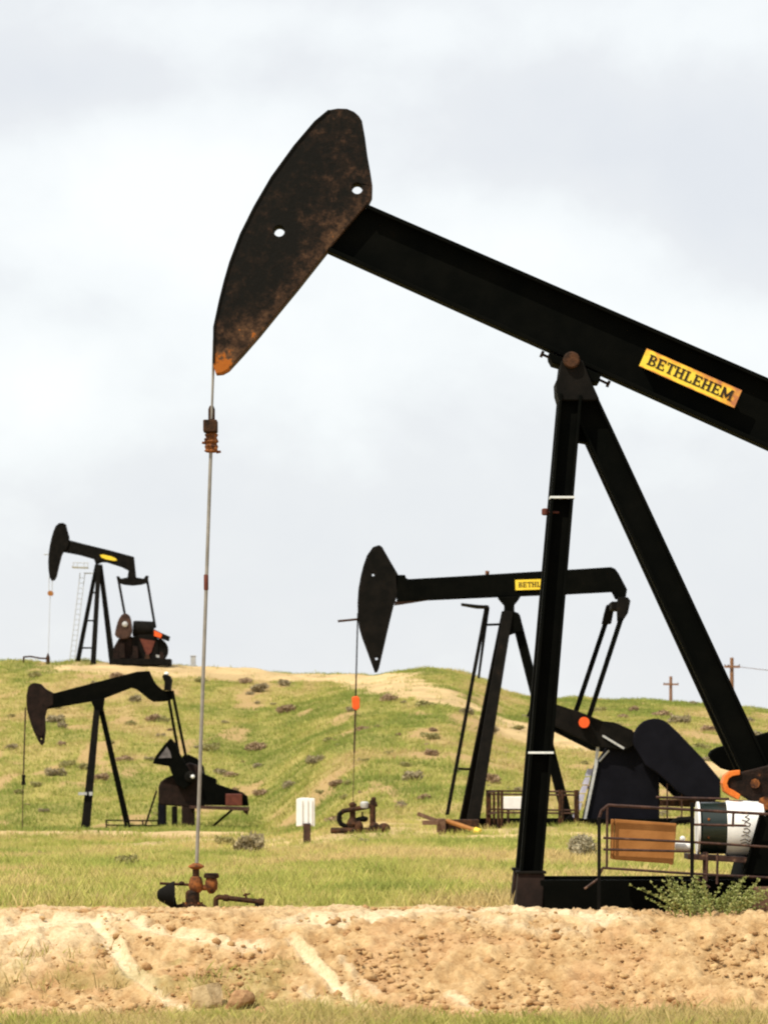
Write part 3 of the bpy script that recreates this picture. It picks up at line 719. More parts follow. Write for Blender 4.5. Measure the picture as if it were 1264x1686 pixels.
def build_weed():
    """feathery weed of many leafy stems at the foot of the skid"""
    r = np.random.default_rng(9); V = []; C = []; base = P(1165, 1503, 38.55); o0 = np.array((base.x, base.y, 0))
    for i in range(90):
        bx = r.normal(0, .17); by = r.normal(0, .12); hgt = r.uniform(.14, .38); lx = bx * 1.1 + r.normal(0, .10); ly = r.normal(0, .08)
        g = float(gz(o0[0] + bx, o0[1] + by)) - .02; prev = None
        for s in range(9):
            t = s / 8; p = np.array((bx + lx * t ** 1.5, by + ly * t, g + hgt * t)); wv = 0.007 * (1.3 - t)
            if prev is not None: V += [prev - (wv, 0, 0), prev + (wv, 0, 0), p + (wv, 0, 0), p - (wv, 0, 0)]; C += [np.array((0.28, 0.30, 0.09))] * 4
            if s > 1:
                for q in range(8):
                    d = np.array((r.normal(0, 1), r.normal(0, 1), abs(r.normal(0.5, .5)))); d /= np.linalg.norm(d); L = r.uniform(.018, .042) * (1.25 - .6 * t)
                    sd = np.cross(d, r.normal(0, 1, 3)); sd /= np.linalg.norm(sd); sd *= .008
                    V += [p - sd * .5, p + sd * .5, p + d * L + sd, p + d * L - sd]; C += [lerp(np.array((0.20, 0.25, 0.06)), np.array((0.44, 0.43, 0.18)), np.array(r.random()))] * 4
            prev = p
    V = np.array(V); o = mesh_np('weed', V, np.arange(len(V)), 4, 'sage', np.array(C)); o.location = o0
    tag(o, 'feathery green weed growing at the foot of the black skid', 'weed')
build_weed()

# ================================================================== foreground pump jack (distance 40 m)
GP = 'pump jacks of the oil field'
def ladder(b, p0, p1, wx, wy, r, step, n=None):
    """two rails from p0 to p1 spread by (wx, wy), rungs every step"""
    a = Vector((wx / 2, wy / 2, 0)); p0 = Vector(p0); p1 = Vector(p1)
    b.tube(p0 - a, p1 - a, r, r, 6); b.tube(p0 + a, p1 + a, r, r, 6)
    k = int((p1 - p0).length / step)
    for i in range(1, k): q = p0.lerp(p1, i / k); b.tube(q - a, q + a, r * .7, r * .7, 6)

def near_pump():
    D = 40.0
    t = thing('pump_jack', (P(1040, 1495, D).x, D, 0), 'huge black pump jack looming in the foreground with rust-streaked horse head and yellow plate', 'pump jack', GP)
    # horse head
    out = [(542, 184), (556, 181.5), (571, 182), (583, 187), (591, 194), (596, 202), (601, 230), (605, 260), (610, 288), (613, 308), (612.5, 325), (607.6, 335), (572, 376), (536, 419), (491, 476), (458, 516), (428, 553),
           (400, 585), (377, 610), (367, 615.6), (356, 616.5), (352.5, 605), (351.5, 580), (353.6, 539), (363, 496), (371, 464), (380, 433), (397, 388), (420, 342), (448, 294), (485, 243), (519, 203)]
    h = plate_with_holes('horse_head', out, [(460, 383, 9.0), (588, 313, 9.0)], D, -0.14, 0.14, 'head', t, 0.012)
    # where the paint has worn: along the straight back edge and the tip
    bm = bmesh.new(); bm.from_mesh(h.data)
    bmesh.ops.triangulate(bm, faces=bm.faces)
    for _ in range(2):
        bmesh.ops.subdivide_edges(bm, edges=[e for e in bm.edges if e.calc_length() > 0.22], cuts=1); bmesh.ops.triangulate(bm, faces=bm.faces)
    bm.to_mesh(h.data); bm.free()
    wa = h.data.attributes.new('wear', 'FLOAT', 'POINT'); A = P(612, 330, D); B = P(367, 615, D); tip = P(358, 600, D)
    vals = []
    for v in h.data.vertices:
        w = v.co + Vector(t.location); dx, dz = B.x - A.x, B.z - A.z; L = math.hypot(dx, dz)
        d = abs((w.x - A.x) * dz - (w.z - A.z) * dx) / L
        e = max(0, 1 - d / 0.40) ** 1.5 * 0.42 + 0.20
        dt = math.hypot(w.x - tip.x, w.z - tip.z); e += max(0, 1 - dt / 0.26) ** 1.4 * 0.72
        vals.append(e)
    wa.data.foreach_set('value', vals)
    # wear strip: front curved plate standing a little wider than the cheeks
    b = MB(); cur = [(352.8, 600), (353.6, 541), (363, 497), (371, 465), (380, 434), (397, 389), (420, 343), (448, 295), (485, 244), (519, 204), (542, 185)]
    for p, q in zip(cur[:-1], cur[1:]): b.bar(P(*p, D), P(*q, D), 0.022, 0.300)
    b.build('wireline_track', 'black_worn', t)
    # walking beam: rolled I section running on past the picture's edge
    e0 = P(572, 377, D); bt = P(1264, 682.5, D); ax = (bt - e0).normalized(); e1 = e0 + ax * ((P(1475, 776, D) - e0).dot(ax))
    e0 = e0 - ax * 0.25
    nrm = Vector((-ax.z, 0, ax.x)); w0 = m(96, D); w1 = m(108, D)
    b = MB(); 
    for s_ in (1, -1):
        st = e0 + ax * (0.25 + .09 * s_) ; b.bar(st + nrm * s_ * (w0 / 2 - .02 + .0), e1 + nrm * s_ * (w1 / 2 - .02), 0.04, 0.30)
    b.bar(e0, e1, w0 - .08, 0.05, w1 - .08, 0.05)
    b.build('walking_beam', 'black', t, 0.006)
    # name plate, held on the beam's near side
    c0, c1, c2, c3 = P(1050, 605, D), P(1206, 674, D), P(1220.5, 645.5, D), P(1061, 575.5, D)
    ex = (c1 - c0).normalized(); ey = (c3 - c0); ey = (ey - ex * ey.dot(ex)); hh = ey.length; ey.normalize(); ln = (c1 - c0).length
    yo = -0.17
    q0 = c0 + Vector((0, yo, 0)); pts = [q0, q0 + ex * ln, q0 + ex * ln + ey * hh, q0 + ey * hh]
    b = MB().prism(pts, (0, 0.012, 0))
    pl = b.build('name_plate', 'plate', t)
    at = pl.data.attributes.new('uv2', 'FLOAT_VECTOR', 'POINT')
    vals = []
    for v in pl.data.vertices:
        w = v.co + Vector(t.location) - q0; vals += [w.dot(ex) / ln, w.dot(ey) / hh, 0]
    at.data.foreach_set('vector', vals)
    lettering('lettering', 'BETHLEHEM', q0 + ex * (ln * .055) + ey * (hh * .24), ex, ey, hh * .56, ln * .89, 'letter', pl)
    b = MB()
    for fx in (.06, .94):
        b.box((q0 + ex * ln * fx).x - .03, (q0 + ex * ln * fx).x + .03, D - 0.158, D - 0.022, (q0 + ex * ln * fx + ey * hh * .5).z - .05, (q0 + ex * ln * fx + ey * hh * .5).z + .05)
    b.build('plate_bracket', 'black', t)
    # samson post: two front legs spreading across, one rear pair
    for s_ in (-1, 1):
        b = MB(); yb = D + s_ * 0.62; yt = D + s_ * 0.20
        top = P(937, 655, D); bot = P(865, 1495, D); top.y = yt; bot.y = yb; bot.z = 0.0
        mid = top.lerp(bot, .93)
        b.hbeam(top, mid, m(37, D), 0.24, 0.03, 0.035)
        b.build('leg', 'black', t, 0.005)
        sh = MB(); sh.bar(mid, bot, m(43, D), 0.34, m(44, D), 0.40)
        sh.build('leg_shoe', 'dark_brown', t, 0.012)
        fl = MB(); fl.box(mid.x - m(24, D), mid.x + m(24, D), mid.y - .20, mid.y + .20, mid.z + .004, mid.z + .028); fl.build('base_flange', 'black_worn', t, 0.004)
    for py_, k in ((823, 0), (1240, 1)):
        b = MB()
        f_ = (py_ - 655) / 840; c = P(937, 655, D).lerp(P(865, 1495, D), f_); y = D + -0.20 - .42 * f_
        b.box(c.x - m(20.0, D), c.x + m(20.0, D), y - 0.125, y + .122, c.z - .011, c.z + .011)
        b.build('strap_band', 'silver', t)
    b = MB(); c = P(895, 847, D); b.lathe([(0.02, 0), (0.035, .01), (0.035, .06), (.02, .07)], (c.x, D - .32, c.z - .03)); b.tube((c.x, D - .32, c.z), (c.x + .14, D - .32, c.z), .012)
    b.build('pipe_clip', 'maroon', t, smooth=True)
    for s_ in (-1, 1):
        b = MB(); top = P(958, 660, D); bot = P(1340, 1488, D); top.y = D + s_ * .13; bot.y = D + s_ * .34
        b.hbeam(top, bot, m(46, D), 0.20, 0.03, 0.035); b.build('rear_leg', 'black', t, 0.005)
    # head of the post: cap, gusset, centre bearing and saddle
    b = MB(); b.pp([(921, 598), (957, 598), (966, 622), (984, 662), (975, 664), (918, 664), (914, 650), (913, 632), (918, 622)], D, -0.30, 0.30); b.build('post_cap', 'black_worn', t, 0.015)
    b = MB(); b.pp([(946, 664), (982, 664), (1003, 714), (972, 732), (950, 728)], D, -0.12, 0.12); b.build('gusset', 'black', t, 0.006)
    b = MB(); c = P(938, 598, D); b.lathe([(0.03, -.36), (.07, -.36), (.085, -.34), (.085, .34), (.07, .36), (.03, .36)], c, (0, 1, 0), 24); b.build('centre_bearing', 'rust_dark', t, smooth=True)
    b = MB(); b.pp([(902, 583), (987, 620), (985, 632), (976, 632), (968, 628), (958, 624), (925, 606), (908, 601), (903, 592)], D, -0.22, 0.22); sd = b.build('saddle', 'black', t, 0.01)
    for (a_, b_), (c_, d_) in (((892, 583), (912, 592)), ((984, 624), (1001, 632))):
        b = MB(); b.tube(P(a_, b_, D), P(c_, d_, D), .014); p = P(a_, b_, D) if a_ < 950 else P(c_, d_, D); b.tube(p - ax * .015, p + ax * .015, .035, .035, 6); b.build('adjusting_bolt', 'rust_dark', sd)
    # hanging wireline, carrier bar and polished rod
    b = MB()
    for s_ in (-.05, .05): b.tube(P(352.2, 560, D) + Vector((0, s_, 0)), P(348.5, 690, D) + Vector((0, s_ * .6, 0)), .011)
    b.tube(P(351.8, 600, D), P(348.7, 690, D), .010)
    b.build('wireline', 'rod', t)
    b = MB(); b.lathe([(.022, -.06), (.034, -.04), (.034, .1), (.018, .14)], P(348.3, 690, D)); b.box(P(335, 0, D).x, P(358, 0, D).x, D - .11, D + .11, P(0, 712, D).z, P(0, 692, D).z)
    cb = b.build('carrier_bar', 'rust_dark', t, 0.012)
    b = MB(); c = P(348, 745, D); b.lathe([(.05, 0), (.075, .015), (.06, .03), (.07, .06), (.055, .09), (.075, .11), (.055, .15), (.07, .18), (.04, .205)], c)
    for q in range(6): b.tube(c + Vector((.05 * math.cos(q), -.05 * abs(math.sin(q)), .03 * q)), c + Vector((.095 * math.cos(q), -.09 * abs(math.sin(q)), .03 * q + .01)), .013)
    b.build('rod_clamp', 'rust', t, smooth=True)
    b = MB(); b.tube(P(347, 745, D), P(323.8, 1425, D), .0185, .0195, 12); b.build('polished_rod', 'rod', t, smooth=True)
    b = MB(); b.lathe([(.0195, 0), (.024, .01), (.024, .15), (.0195, .16)], P(339.3, 972, D)); b.build('rod_marker', 'maroon', t, smooth=True)
    # skid base
    b = MB()
    for s_ in (-.78, .62): b.box(P(884, 0, D).x, P(1660, 0, D).x, D + s_, D + s_ + .16, -0.02, P(0, 1446, D).z)
    for u in (900, 1060, 1225, 1390, 1640): b.box(P(u, 0, D).x, P(u + 30, 0, D).x, D - .618, D + .618, .02, P(0, 1452, D).z)
    b.build('skid_base', 'black', t, 0.01)
    b = MB(); b.pp([(1237, 1338), (1262, 1354), (1560, 1354), (1590, 1446), (1207, 1446)], D, -1.0, .45); b.pp([(1234, 1339), (1239, 1339), (1209, 1446), (1204, 1446)], D, -1.05, -1.002)
    b.build('gearbox_pedestal', 'black', t, 0.01)
    b = MB(); b.pp([(1312, 1150), (1480, 1140), (1530, 1180), (1550, 1329), (1290, 1329), (1290, 1190)], D, -.40, .40); b.build('gearbox', 'black', t, 0.05)
    c = P(1410, 1240, D); b = MB(); b.tube((c.x, D - .95, c.z), (c.x, D + .95, c.z), .11, .11, 20); b.build('crankshaft', 'black_worn', t, smooth=True)
    # cranks: near one rusty with an orange painted nose, far one black
    near = [(1186, 1302), (1181, 1290), (1184, 1279), (1192, 1274), (1208, 1272), (1264, 1258), (1380, 1200), (1440, 1198), (1462, 1240), (1440, 1285), (1360, 1310), (1290, 1352), (1264, 1345), (1240, 1328), (1213, 1311), (1207, 1308)]
    b = MB(); b.pp(near, D, -.80, -.58); cr = b.build('crank_arm', 'crank', t, 0.015)
    b = MB(); b.pp([(1206, 1268), (1190, 1270), (1181, 1277), (1177.5, 1289), (1181, 1303), (1190, 1309), (1204, 1316), (1207, 1308), (1196, 1301), (1188, 1297), (1185, 1290), (1188, 1282), (1194, 1278), (1206, 1276)], D, -.83, -.56)
    b.build('nose_guard', 'orange', cr, 0.008)
    for x, y, r_ in ((1230, 1290, .05), (1262, 1278, .06), (1246, 1322, .07)):
        b = MB(); c = P(x, y, D); b.tube((c.x, D - .83, c.z), (c.x, D - .79, c.z), r_, r_ * .8, 8); b.build('bolt_head', 'rust', cr)
    far = smooth_poly([(1172, 1246), (1182, 1232), (1214, 1224), (1264, 1207), (1400, 1170), (1460, 1200), (1460, 1250), (1330, 1262), (1264, 1272), (1205, 1272)], 1)
    b = MB(); b.pp(far, D, .58, .80); b.build('crank_arm', 'black', t, 0.015)
    # tail bearing, equaliser and pitman arms stand past the picture's right edge
    tl = e1 - nrm * (w1 / 2 + .1); b = MB(); b.box(tl.x - .12, tl.x + .12, D - .75, D + .75, tl.z - .12, tl.z + .12); b.build('equalizer', 'black', t, 0.02)
    for s_ in (-.86, .86):
        b = MB(); pin = P(1330, 1262, D); b.bar((tl.x, D + s_ * .84, tl.z), (pin.x, D + s_, pin.z), .12, .09); b.build('pitman_arm', 'black', t, 0.01)
    # belt-side machinery behind the guard
    b = MB(); b.pp([(1002, 1347), (1101, 1354), (1096, 1419), (1092, 1421), (1089, 1418.5), (1000, 1412)], D, -1.05, -.98); b.pp([(996, 1347), (1001, 1347), (999.5, 1412), (995, 1410)], D, -1.06, -.97)
    b.build('belt_cover', 'rust_brown', t, 0.006)
    x0, x1 = P(1139, 0, D).x, P(1183, 0, D).x; zc = P(0, 1362, D).z; rr_ = m(42.5, D); yc = D - .72
    b = MB(); b.lathe([(rr_ * .9, 0), (rr_ * .985, .012), (rr_ * .985, x1 - x0 - .004)], (x0 + .02, yc, zc), (1, 0, 0), 48); dm = b.build('motor_housing', 'greenblack', t, smooth=True)
    b = MB(); b.lathe([(rr_ * .8, 0), (rr_ * 1.01, 0), (rr_ * 1.01, .022), (rr_ * .8, .022)], (x0 - .012, yc, zc), (1, 0, 0), 48); b.build('end_ring', 'white', dm, smooth=True)
    for a_ in (0.35, -0.35):
        b = MB(); b.ball((x0 + .09, yc - rr_ * math.cos(a_), zc + rr_ * math.sin(a_)), (.014, .012, .014), 8, 6); b.build('bolt_head', 'rust', dm)
    w = x1; L_ = m(62, D)
    b = MB(); b.lathe([(rr_ * .6, 0), (rr_ * 1.03, 0), (rr_ * 1.06, .02), (rr_ * 1.06, L_ * .84), (rr_ * 1.0, L_ * .96), (rr_ * .8, L_), (rr_ * .3, L_)], (w + .004, yc, zc), (1, 0, 0), 56); wd = b.build('motor_drum', 'white', t, smooth=True)
    # cursive script painted up the drum, strokes bent to its curve
    def onto(a, s):  # a along axis (0..1), s along the circumference upward in metres from mid height
        th = s / (rr_ * 1.065); return Vector((w + L_ * a, yc - rr_ * 1.068 * math.cos(th), zc + rr_ * 1.068 * math.sin(th)))
    b = MB(); strokes = [[(.36, -.155), (.48, -.145), (.58, -.165)], [(.34, -.125), (.46, -.105), (.58, -.135), (.60, -.115)], [(.36, -.075), (.48, -.060), (.58, -.085)], [(.40, -.03), (.52, -.045), (.59, -.02), (.50, .005), (.42, -.005)],
                                   [(.44, .03), (.56, .02), (.60, .045), (.48, .065), (.44, .05)], [(.38, .085), (.50, .07), (.58, .095), (.46, .115), (.56, .135)], [(.42, .15), (.54, .165)]]
    for st in strokes:
        for (a, s), (c, d) in zip(st[:-1], st[1:]):
            for k in range(3):
                p, q = onto(a + (c - a) * k / 3, s + (d - s) * k / 3), onto(a + (c - a) * (k + 1) / 3, s + (d - s) * (k + 1) / 3)
                b.tube(p, q, .0045, .0045, 6)
    b.build('lettering', 'script', wd)
    b = MB(); b.pp([(1120, 1403), (1250, 1411), (1250, 1420), (1120, 1412)], D, -.95, -.45)
    for u in (1145, 1235): b.box(P(u, 0, D).x, P(u + 8, 0, D).x, D - .90, D - .86, 0.30, zc - rr_ * .9)
    b.build('motor_mount', 'rail', t, 0.004)
    b = MB(); c = P(1114.5, 1391, D); b.lathe([(.02, -.085), (.042, -.08), (.042, .075), (.03, .085)], (c.x, D - .85, c.z), (1, 0, 0)); b.ball((c.x - .01, D - .85, c.z + .075), (.028, .028, .028)); b.build('oil_cup', 'white', t, smooth=True)
    b = MB(); b.path([P(1103, 1367, D - .8), P(1106, 1357, D - .8), P(1116, 1351, D - .8), P(1140, 1349, D - .8)], .030); b.build('intake_pipe', 'black_worn', t, smooth=True)
    # guard cage of welded rod
    Y = 38.85; Yb = 39.25; b = MB(); r_ = .0125
    def seg(p, q, Yv=Y, r=r_): b.tube(P(*p, Yv), P(*q, Yv), r, r, 6)
    b.path([P(985, 1350, Y), P(990, 1335, Y), P(1001, 1326, Y), P(1264, 1341, Y), P(1480, 1352, Y)], .015)
    b.path([P(993, 1380, Y), P(1137, 1387, Y), P(1264, 1395, Y), P(1480, 1405, Y)], r_)
    b.path([P(993, 1399, Y), P(1137, 1402.5, Y)], r_); b.path([P(1137, 1358, Y), P(1228, 1360, Y)], r_)
    b.path([P(987, 1440, Y), P(992, 1429.5, Y), P(1137, 1439, Y), P(1264, 1445.5, Y), P(1480, 1452, Y)], r_)
    b.path([P(1080, 1313, Yb), P(1200, 1316, Yb)], r_)
    for x, a, c in ((999.5, 1330, 1432), (1164, 1405, 1452), (1181, 1405, 1456), (1207, 1338, 1362)): seg((x, a), (x - 1, c))
    for (a, c) in (((1137, 1441), (1168, 1462)), ((987, 1446), (962, 1464))): seg(a, c)
    b.build('guard_rail', 'rail', t, smooth=True)
    for x, w_, a, c in ((986, 5.5, 1346, 1500), (1139, 6, 1322, 1492)):
        b = MB(); p = P(x, a, Y); q = P(x, c, Y); q.z = float(gz(q.x, Y)) - .02; b.bar(q, p, m(w_, Y), m(w_, Y)); b.build('guard_post', 'black_worn', t, 0.004)
    b = MB(); q = P(1256, 1497, Y); b.box(P(1243, 0, Y).x, P(1300, 0, Y).x, 38.75, 39.15, float(gz(q.x, Y)) - .03, P(0, 1461, Y).z); b.build('timber_block', 'timber', t, 0.01)
    return t
near_pump()

# ------------------------------------------------------------------ foreground wellhead
def near_well():
    D = 40.0
    t = thing('wellhead', (P(320, 1495, D).x, D, 0), 'rusty orange wellhead with side valves under the tall polished rod in front', 'wellhead')
    X = lambda u: P(u, 0, D).x
    Z = lambda v: P(0, v, D).z
    c = lambda u: Vector((X(u), D, 0))
    b = MB(); b.lathe([(.03, Z(1432)), (.05, Z(1431)), (.082, Z(1428)), (.078, Z(1425.5)), (.045, Z(1423)), (.03, Z(1421.5))], c(323)); b.build('stuffing_box', 'rust', t, smooth=True)
    b = MB(); b.lathe([(.035, Z(1446)), (.034, Z(1430.5))], c(322.5)); b.build('neck', 'rust_dark', t, smooth=True)
    b = MB(); b.lathe([(.04, Z(1471)), (.062, Z(1467)), (.074, Z(1460)), (.07, Z(1452)), (.056, Z(1445)), (.04, Z(1443.5))], c(322.5)); b.tube((X(330), D, Z(1462)), (X(347), D, Z(1462)), .030); b.build('pumping_tee', 'rust', t, smooth=True)
    b = MB(); b.lathe([(.112, -.02), (.112, Z(1489)), (.072, Z(1488.5)), (.072, Z(1470)), (.05, Z(1466))], c(317)); b.build('casing_head', 'rust_dark', t, smooth=True)
    for k in range(8): a = k * math.pi / 4; b = MB(); b.tube((X(317) + .092 * math.cos(a), D + .092 * math.sin(a), Z(1489)), (X(317) + .092 * math.cos(a), D + .092 * math.sin(a), Z(1486)), .012, .012, 6); b.build('flange_bolt', 'rust', t)
    v = MB(); v.lathe([(.02, Z(1472)), (.034, Z(1470)), (.062, Z(1464)), (.066, Z(1455)), (.056, Z(1447.5)), (.05, Z(1446.5))], c(348)); vo = v.build('side_valve', 'rust', t, smooth=True)
    v = MB(); v.lathe([(.05, Z(1447)), (.078, Z(1445.5)), (.078, Z(1441)), (.07, Z(1440.5)), (.078, Z(1439.5)), (.06, Z(1438))], c(348)); v.build('valve_cap', 'rust_dark', vo, smooth=True)
    b = MB(); b.tube((X(263), D, Z(1455)), (X(315), D, Z(1457.5)), .014); b.ball((X(299), D, Z(1455)), (.03, .03, .022)); b.build('lever_arm', 'rust_dark', t, smooth=True)
    b = MB(); b.lathe([(.035, 0), (.06, .02), (.135, X(284) - X(259)), (.14, X(287) - X(259)), (.05, X(287.5) - X(259))], (X(259), D, Z(1474)), (1, 0, 0), 24); b.build('bell_valve', 'black_worn', t, smooth=True)
    b = MB(); b.path([Vector((X(285), D, Z(1478))), Vector((X(287), D, Z(1488))), Vector((X(291), D, -.02))], .022); b.build('drain_pipe', 'black_worn', t, smooth=True)
    b = MB(); b.path([Vector((X(291), D, Z(1493.5))), Vector((X(308), D, Z(1489)))], .02); b.build('casing_pipe', 'rust_dark', t)
    # flow line
    t = thing('flow_line', (X(395), D, 0), 'dark rusty flow line pipe on the ground right of the front wellhead', 'pipe')
    b = MB(); b.path([Vector((X(355.5), D, -.03)), Vector((X(355.5), D, Z(1481))), Vector((X(360), D, Z(1477.5))), Vector((X(398), D, Z(1482))), Vector((X(434), D, Z(1486)))], .026)
    b.lathe([(.032, -.025), (.036, -.02), (.036, .02), (.032, .025)], (X(372), D, Z(1479)), (1, 0, -.11)); b.lathe([(.034, -.03), (.038, 0), (.034, .03)], (X(430), D, Z(1485.5)), (1, 0, -.11)); b.build('pipe', 'rust_dark', t, smooth=True)
    b = MB(); b.path([Vector((X(424), D, Z(1487))), Vector((X(425), D, -.03))], .03); b.build('pipe_support', 'black_worn', t)
    b = MB(); b.tube((X(406), D, Z(1483)), (X(404), D, Z(1471)), .012); b.tube((X(400), D, Z(1475)), (X(412), D, Z(1472)), .009); b.build('valve_handle', 'rust_dark', t)
near_well()

# ================================================================== second pump jack (right of centre, 98 m)
def mid_pump():
    D = 98.0; g = float(gz(P(800, 1360, D).x, D))
    t = thing('pump_jack', (P(830, 1360, D).x, D, g), 'black pump jack seen partly behind the big post, with level beam and ladder', 'pump jack', GP)
    out = [(624, 898), (614, 901), (604, 915), (598, 932), (594, 948), (590, 970), (588.5, 993), (589, 1015), (591, 1034), (596, 1051), (602, 1067), (614, 1100), (617, 1108), (621, 1107), (624, 1100), (632.5, 1063), (640, 1030), (648, 997), (653, 983), (655, 946), (642, 924), (629, 901)]
    plate_with_holes('horse_head', out, [(614, 947, 2.2), (619.5, 1085, 2.2)], D, -.16, .16, 'black_worn', t, .02)
    b = MB(); b.pp([(650, 947), (667, 947), (668, 952), (672, 954), (760, 949), (890, 941), (960, 937), (1005, 934), (1012, 937), (1018, 945), (1031.6, 971), (1029, 987), (1013, 987), (1007, 975), (931, 979), (828, 983), (653, 991)], D, -.16, .16); b.build('walking_beam', 'black', t, .02)
    b = MB(); b.pp([(650, 990.5), (708, 988), (660, 995.5), (649, 997)], D, -.12, .12); b.build('beam_stiffener', 'brown_iron', t)
    q0 = P(848, 972.5, D) + Vector((0, -.20, 0)); c1 = P(928, 970, D) + Vector((0, -.20, 0)); ex = (c1 - q0).normalized(); ey = Vector((-ex.z, 0, ex.x)); ln = (c1 - q0).length; hh = m(17, D)
    b = MB().prism([q0, q0 + ex * ln, q0 + ex * ln + ey * hh, q0 + ey * hh], (0, .035, 0)); pl = b.build('name_plate', 'yellow', t)
    lettering('lettering', 'BETHLEHEM', q0 + ex * ln * .06 + ey * hh * .26, ex, ey, hh * .5, ln * .88, 'letter', pl)
    for dy, x_top, x_bot, w0, w1 in ((-.95, 836, 774, 15, 21), (.95, 834, 762, 13, 15)):
        top = P(x_top, 1008, D); bot = P(x_bot, 1362, D); top.y = D + dy * .2; bot.y = D + dy; bot.z = float(gz(bot.x, bot.y)) - .05
        b = MB(); b.hbeam(top, bot, m(w0 + 3, D), .30, .05, .06) if dy > 0 else b.bar(top, bot, m(w0 + 1, D), .26, m(w1, D), .3); b.build('leg', 'black_worn', t, .01)
    b = MB(); top = P(848, 1014, D); bot = P(938, 1360, D); bot.z = g; b.bar(top, bot, m(15, D), .25, m(17, D), .28); b.build('rear_leg', 'black', t, .01)
    b = MB(); b.pp([(938, 1342), (962, 1363), (930, 1364), (925, 1352)], D, -.4, .4); b.build('leg_shoe', 'black_worn', t, .01)
    b = MB(); b.pp([(819, 984), (857, 982), (852, 990), (846, 997), (846, 1008), (853, 1010), (860, 1040), (850, 1042), (838, 1046), (824, 1046), (826, 1008), (830, 1007), (830, 997), (824, 990)], D, -.3, .3); b.build('post_cap', 'black', t, .02)
    # ladder and platform
    b = MB(); p0 = P(736, 1342, D); p1 = P(801, 997, D); ladder(b, p1, p0, .05, .55, .028, .33); b.tube(P(803, 1000, D), P(787.5, 1117, D), .045, .03, 6); b.tube(P(800, 1029, D), P(826, 1028, D), .03); b.tube(P(754, 1266, D), P(776, 1267, D), .03); b.build('access_ladder', 'black_worn', t)
    b = MB(); b.pp([(759, 994), (785, 997), (804, 998), (804, 1002), (785, 1001.5), (760, 997)], D, -.4, .4); b.build('ladder_platform', 'black_worn', t)
    b = MB(); b.tube(P(802, 940, D), P(802, 946, D), .05); b.build('grease_fitting', 'rust', t)
    # wireline, clamp, rod
    b = MB(); b.tube(P(556, 1023, D), P(596, 1019, D), .03); b.build('catch_bar', 'brown_iron', t)
    b = MB()
    for s_ in (-.07, .07): b.tube(P(589, 1010, D) + Vector((0, s_, 0)), P(585.3, 1150, D) + Vector((0, s_, 0)), .018)
    b.build('wireline', 'black_worn', t)
    b = MB(); b.pp([(579, 1148), (588, 1146), (592, 1150), (592, 1166), (586, 1170), (580, 1166)], D, -.12, .12); b.build('carrier_bar', 'red_orange', t, .02)
    b = MB(); b.tube(P(585, 1168, D), P(583, 1240, D), .022); b.tube(P(583, 1240, D), P(581, 1322, D), .010); b.build('polished_rod', 'brown_iron', t)
    # tail bearing, equaliser and pitmans (the machine stands a little turned)
    b = MB(); b.pp([(1014, 986), (1030, 986), (1034, 992), (1030, 1012), (1022, 1024), (1013, 1026), (1012, 1000)], D, -.9, -.6); b.pp([(1001, 994), (1013, 994), (1013, 1000), (1008, 1026), (993, 1026), (997, 1008)], D, .5, .9); b.box(P(1004, 0, D).x, P(1024, 0, D).x, D - .6, D + .5, P(0, 1006, D).z, P(0, 992, D).z); b.build('equalizer', 'black_worn', t, .02)
    for dy, a, c in ((-.85, (1019, 1020), (967, 1180)), (.8, (1001, 1020), (948, 1178))):
        b = MB(); p = P(*a, D); q = P(*c, D); p.y = D + dy; q.y = D + dy; b.bar(p, q, m(8, D), .12); b.build('pitman_arm', 'black', t, .01)
    # crank with sector counterweight, dark pedestal
    crank = [(880, 1150), (911, 1160), (949, 1172), (989, 1188), (1008, 1190), (1038, 1203), (1050, 1222), (1027, 1236), (978, 1230), (908, 1195), (870, 1172)]
    b = MB(); b.pp(crank, D, -.72, -.5); cr = b.build('crank_arm', 'black_worn', t, .02)
    b = MB(); b.bar(P(989, 1212, D) + Vector((0, -.74, 0)), P(1024, 1233, D) + Vector((0, -.74, 0)), .05, .06); b.build('crank_rib', 'galv', cr)
    b = MB(); c = P(958, 1190.5, D); b.tube((c.x, D - 1.0, c.z), (c.x, D - .72, c.z), m(9, D), m(8, D), 14); b.build('pin_cap', 'red_orange', cr, smooth=True)
    cw = arc_outline(1073, 1219, 35, 200, 40, 12) + [(1112, 1208), (1150, 1248), (1180, 1284), (1180, 1317), (1126, 1313), (1110, 1304), (1097, 1291), (1078, 1274), (1058, 1261)]
    b = MB(); b.pp(cw, D, -1.05, -.73); b.build('counterweight', 'navy', t, .03)
    b = MB(); b.pp([(x - 2, y + 6) for x, y in crank], D, .5, .72); b.build('crank_arm', 'black', t, .02)
    b = MB(); b.pp([(x + 2, y + 7) for x, y in cw], D, .73, 1.05); b.build('counterweight', 'black', t, .03)
    b = MB(); b.pp([(1000, 1228), (1060, 1222), (1080, 1250), (1083, 1290), (1083, 1350), (957, 1360), (978, 1262)], D, -.5, .5); pd = b.build('gearbox_pedestal', 'navy', t, .03)
    b = MB(); b.pp([(980, 1225), (985, 1225), (981, 1262), (961, 1358), (957, 1358), (976, 1262)], D, -.58, -.505); b.tube(P(984, 1254, D) + Vector((0, -.56, 0)), P(1000, 1236, D) + Vector((0, -.56, 0)), .025); b.build('corner_strip', 'galv', pd)
    b = MB()
    for k in range(6):
        x0, y0 = 968 - k * 4.4, 1266 + k * 14; b.pp([(x0, y0), (x0 + 7, y0), (x0 + 4, y0 + 12), (x0 - 5, y0 + 12)], D, -.2 - .02 * k, .3)
    b.build('louvre', 'lavender', pd)
    b = MB(); b.bar(P(1084, 1322, D), P(1182, 1325, D), .16, 1.0); b.build('belt_deck', 'rust_dark', t, .01)
    b = MB()
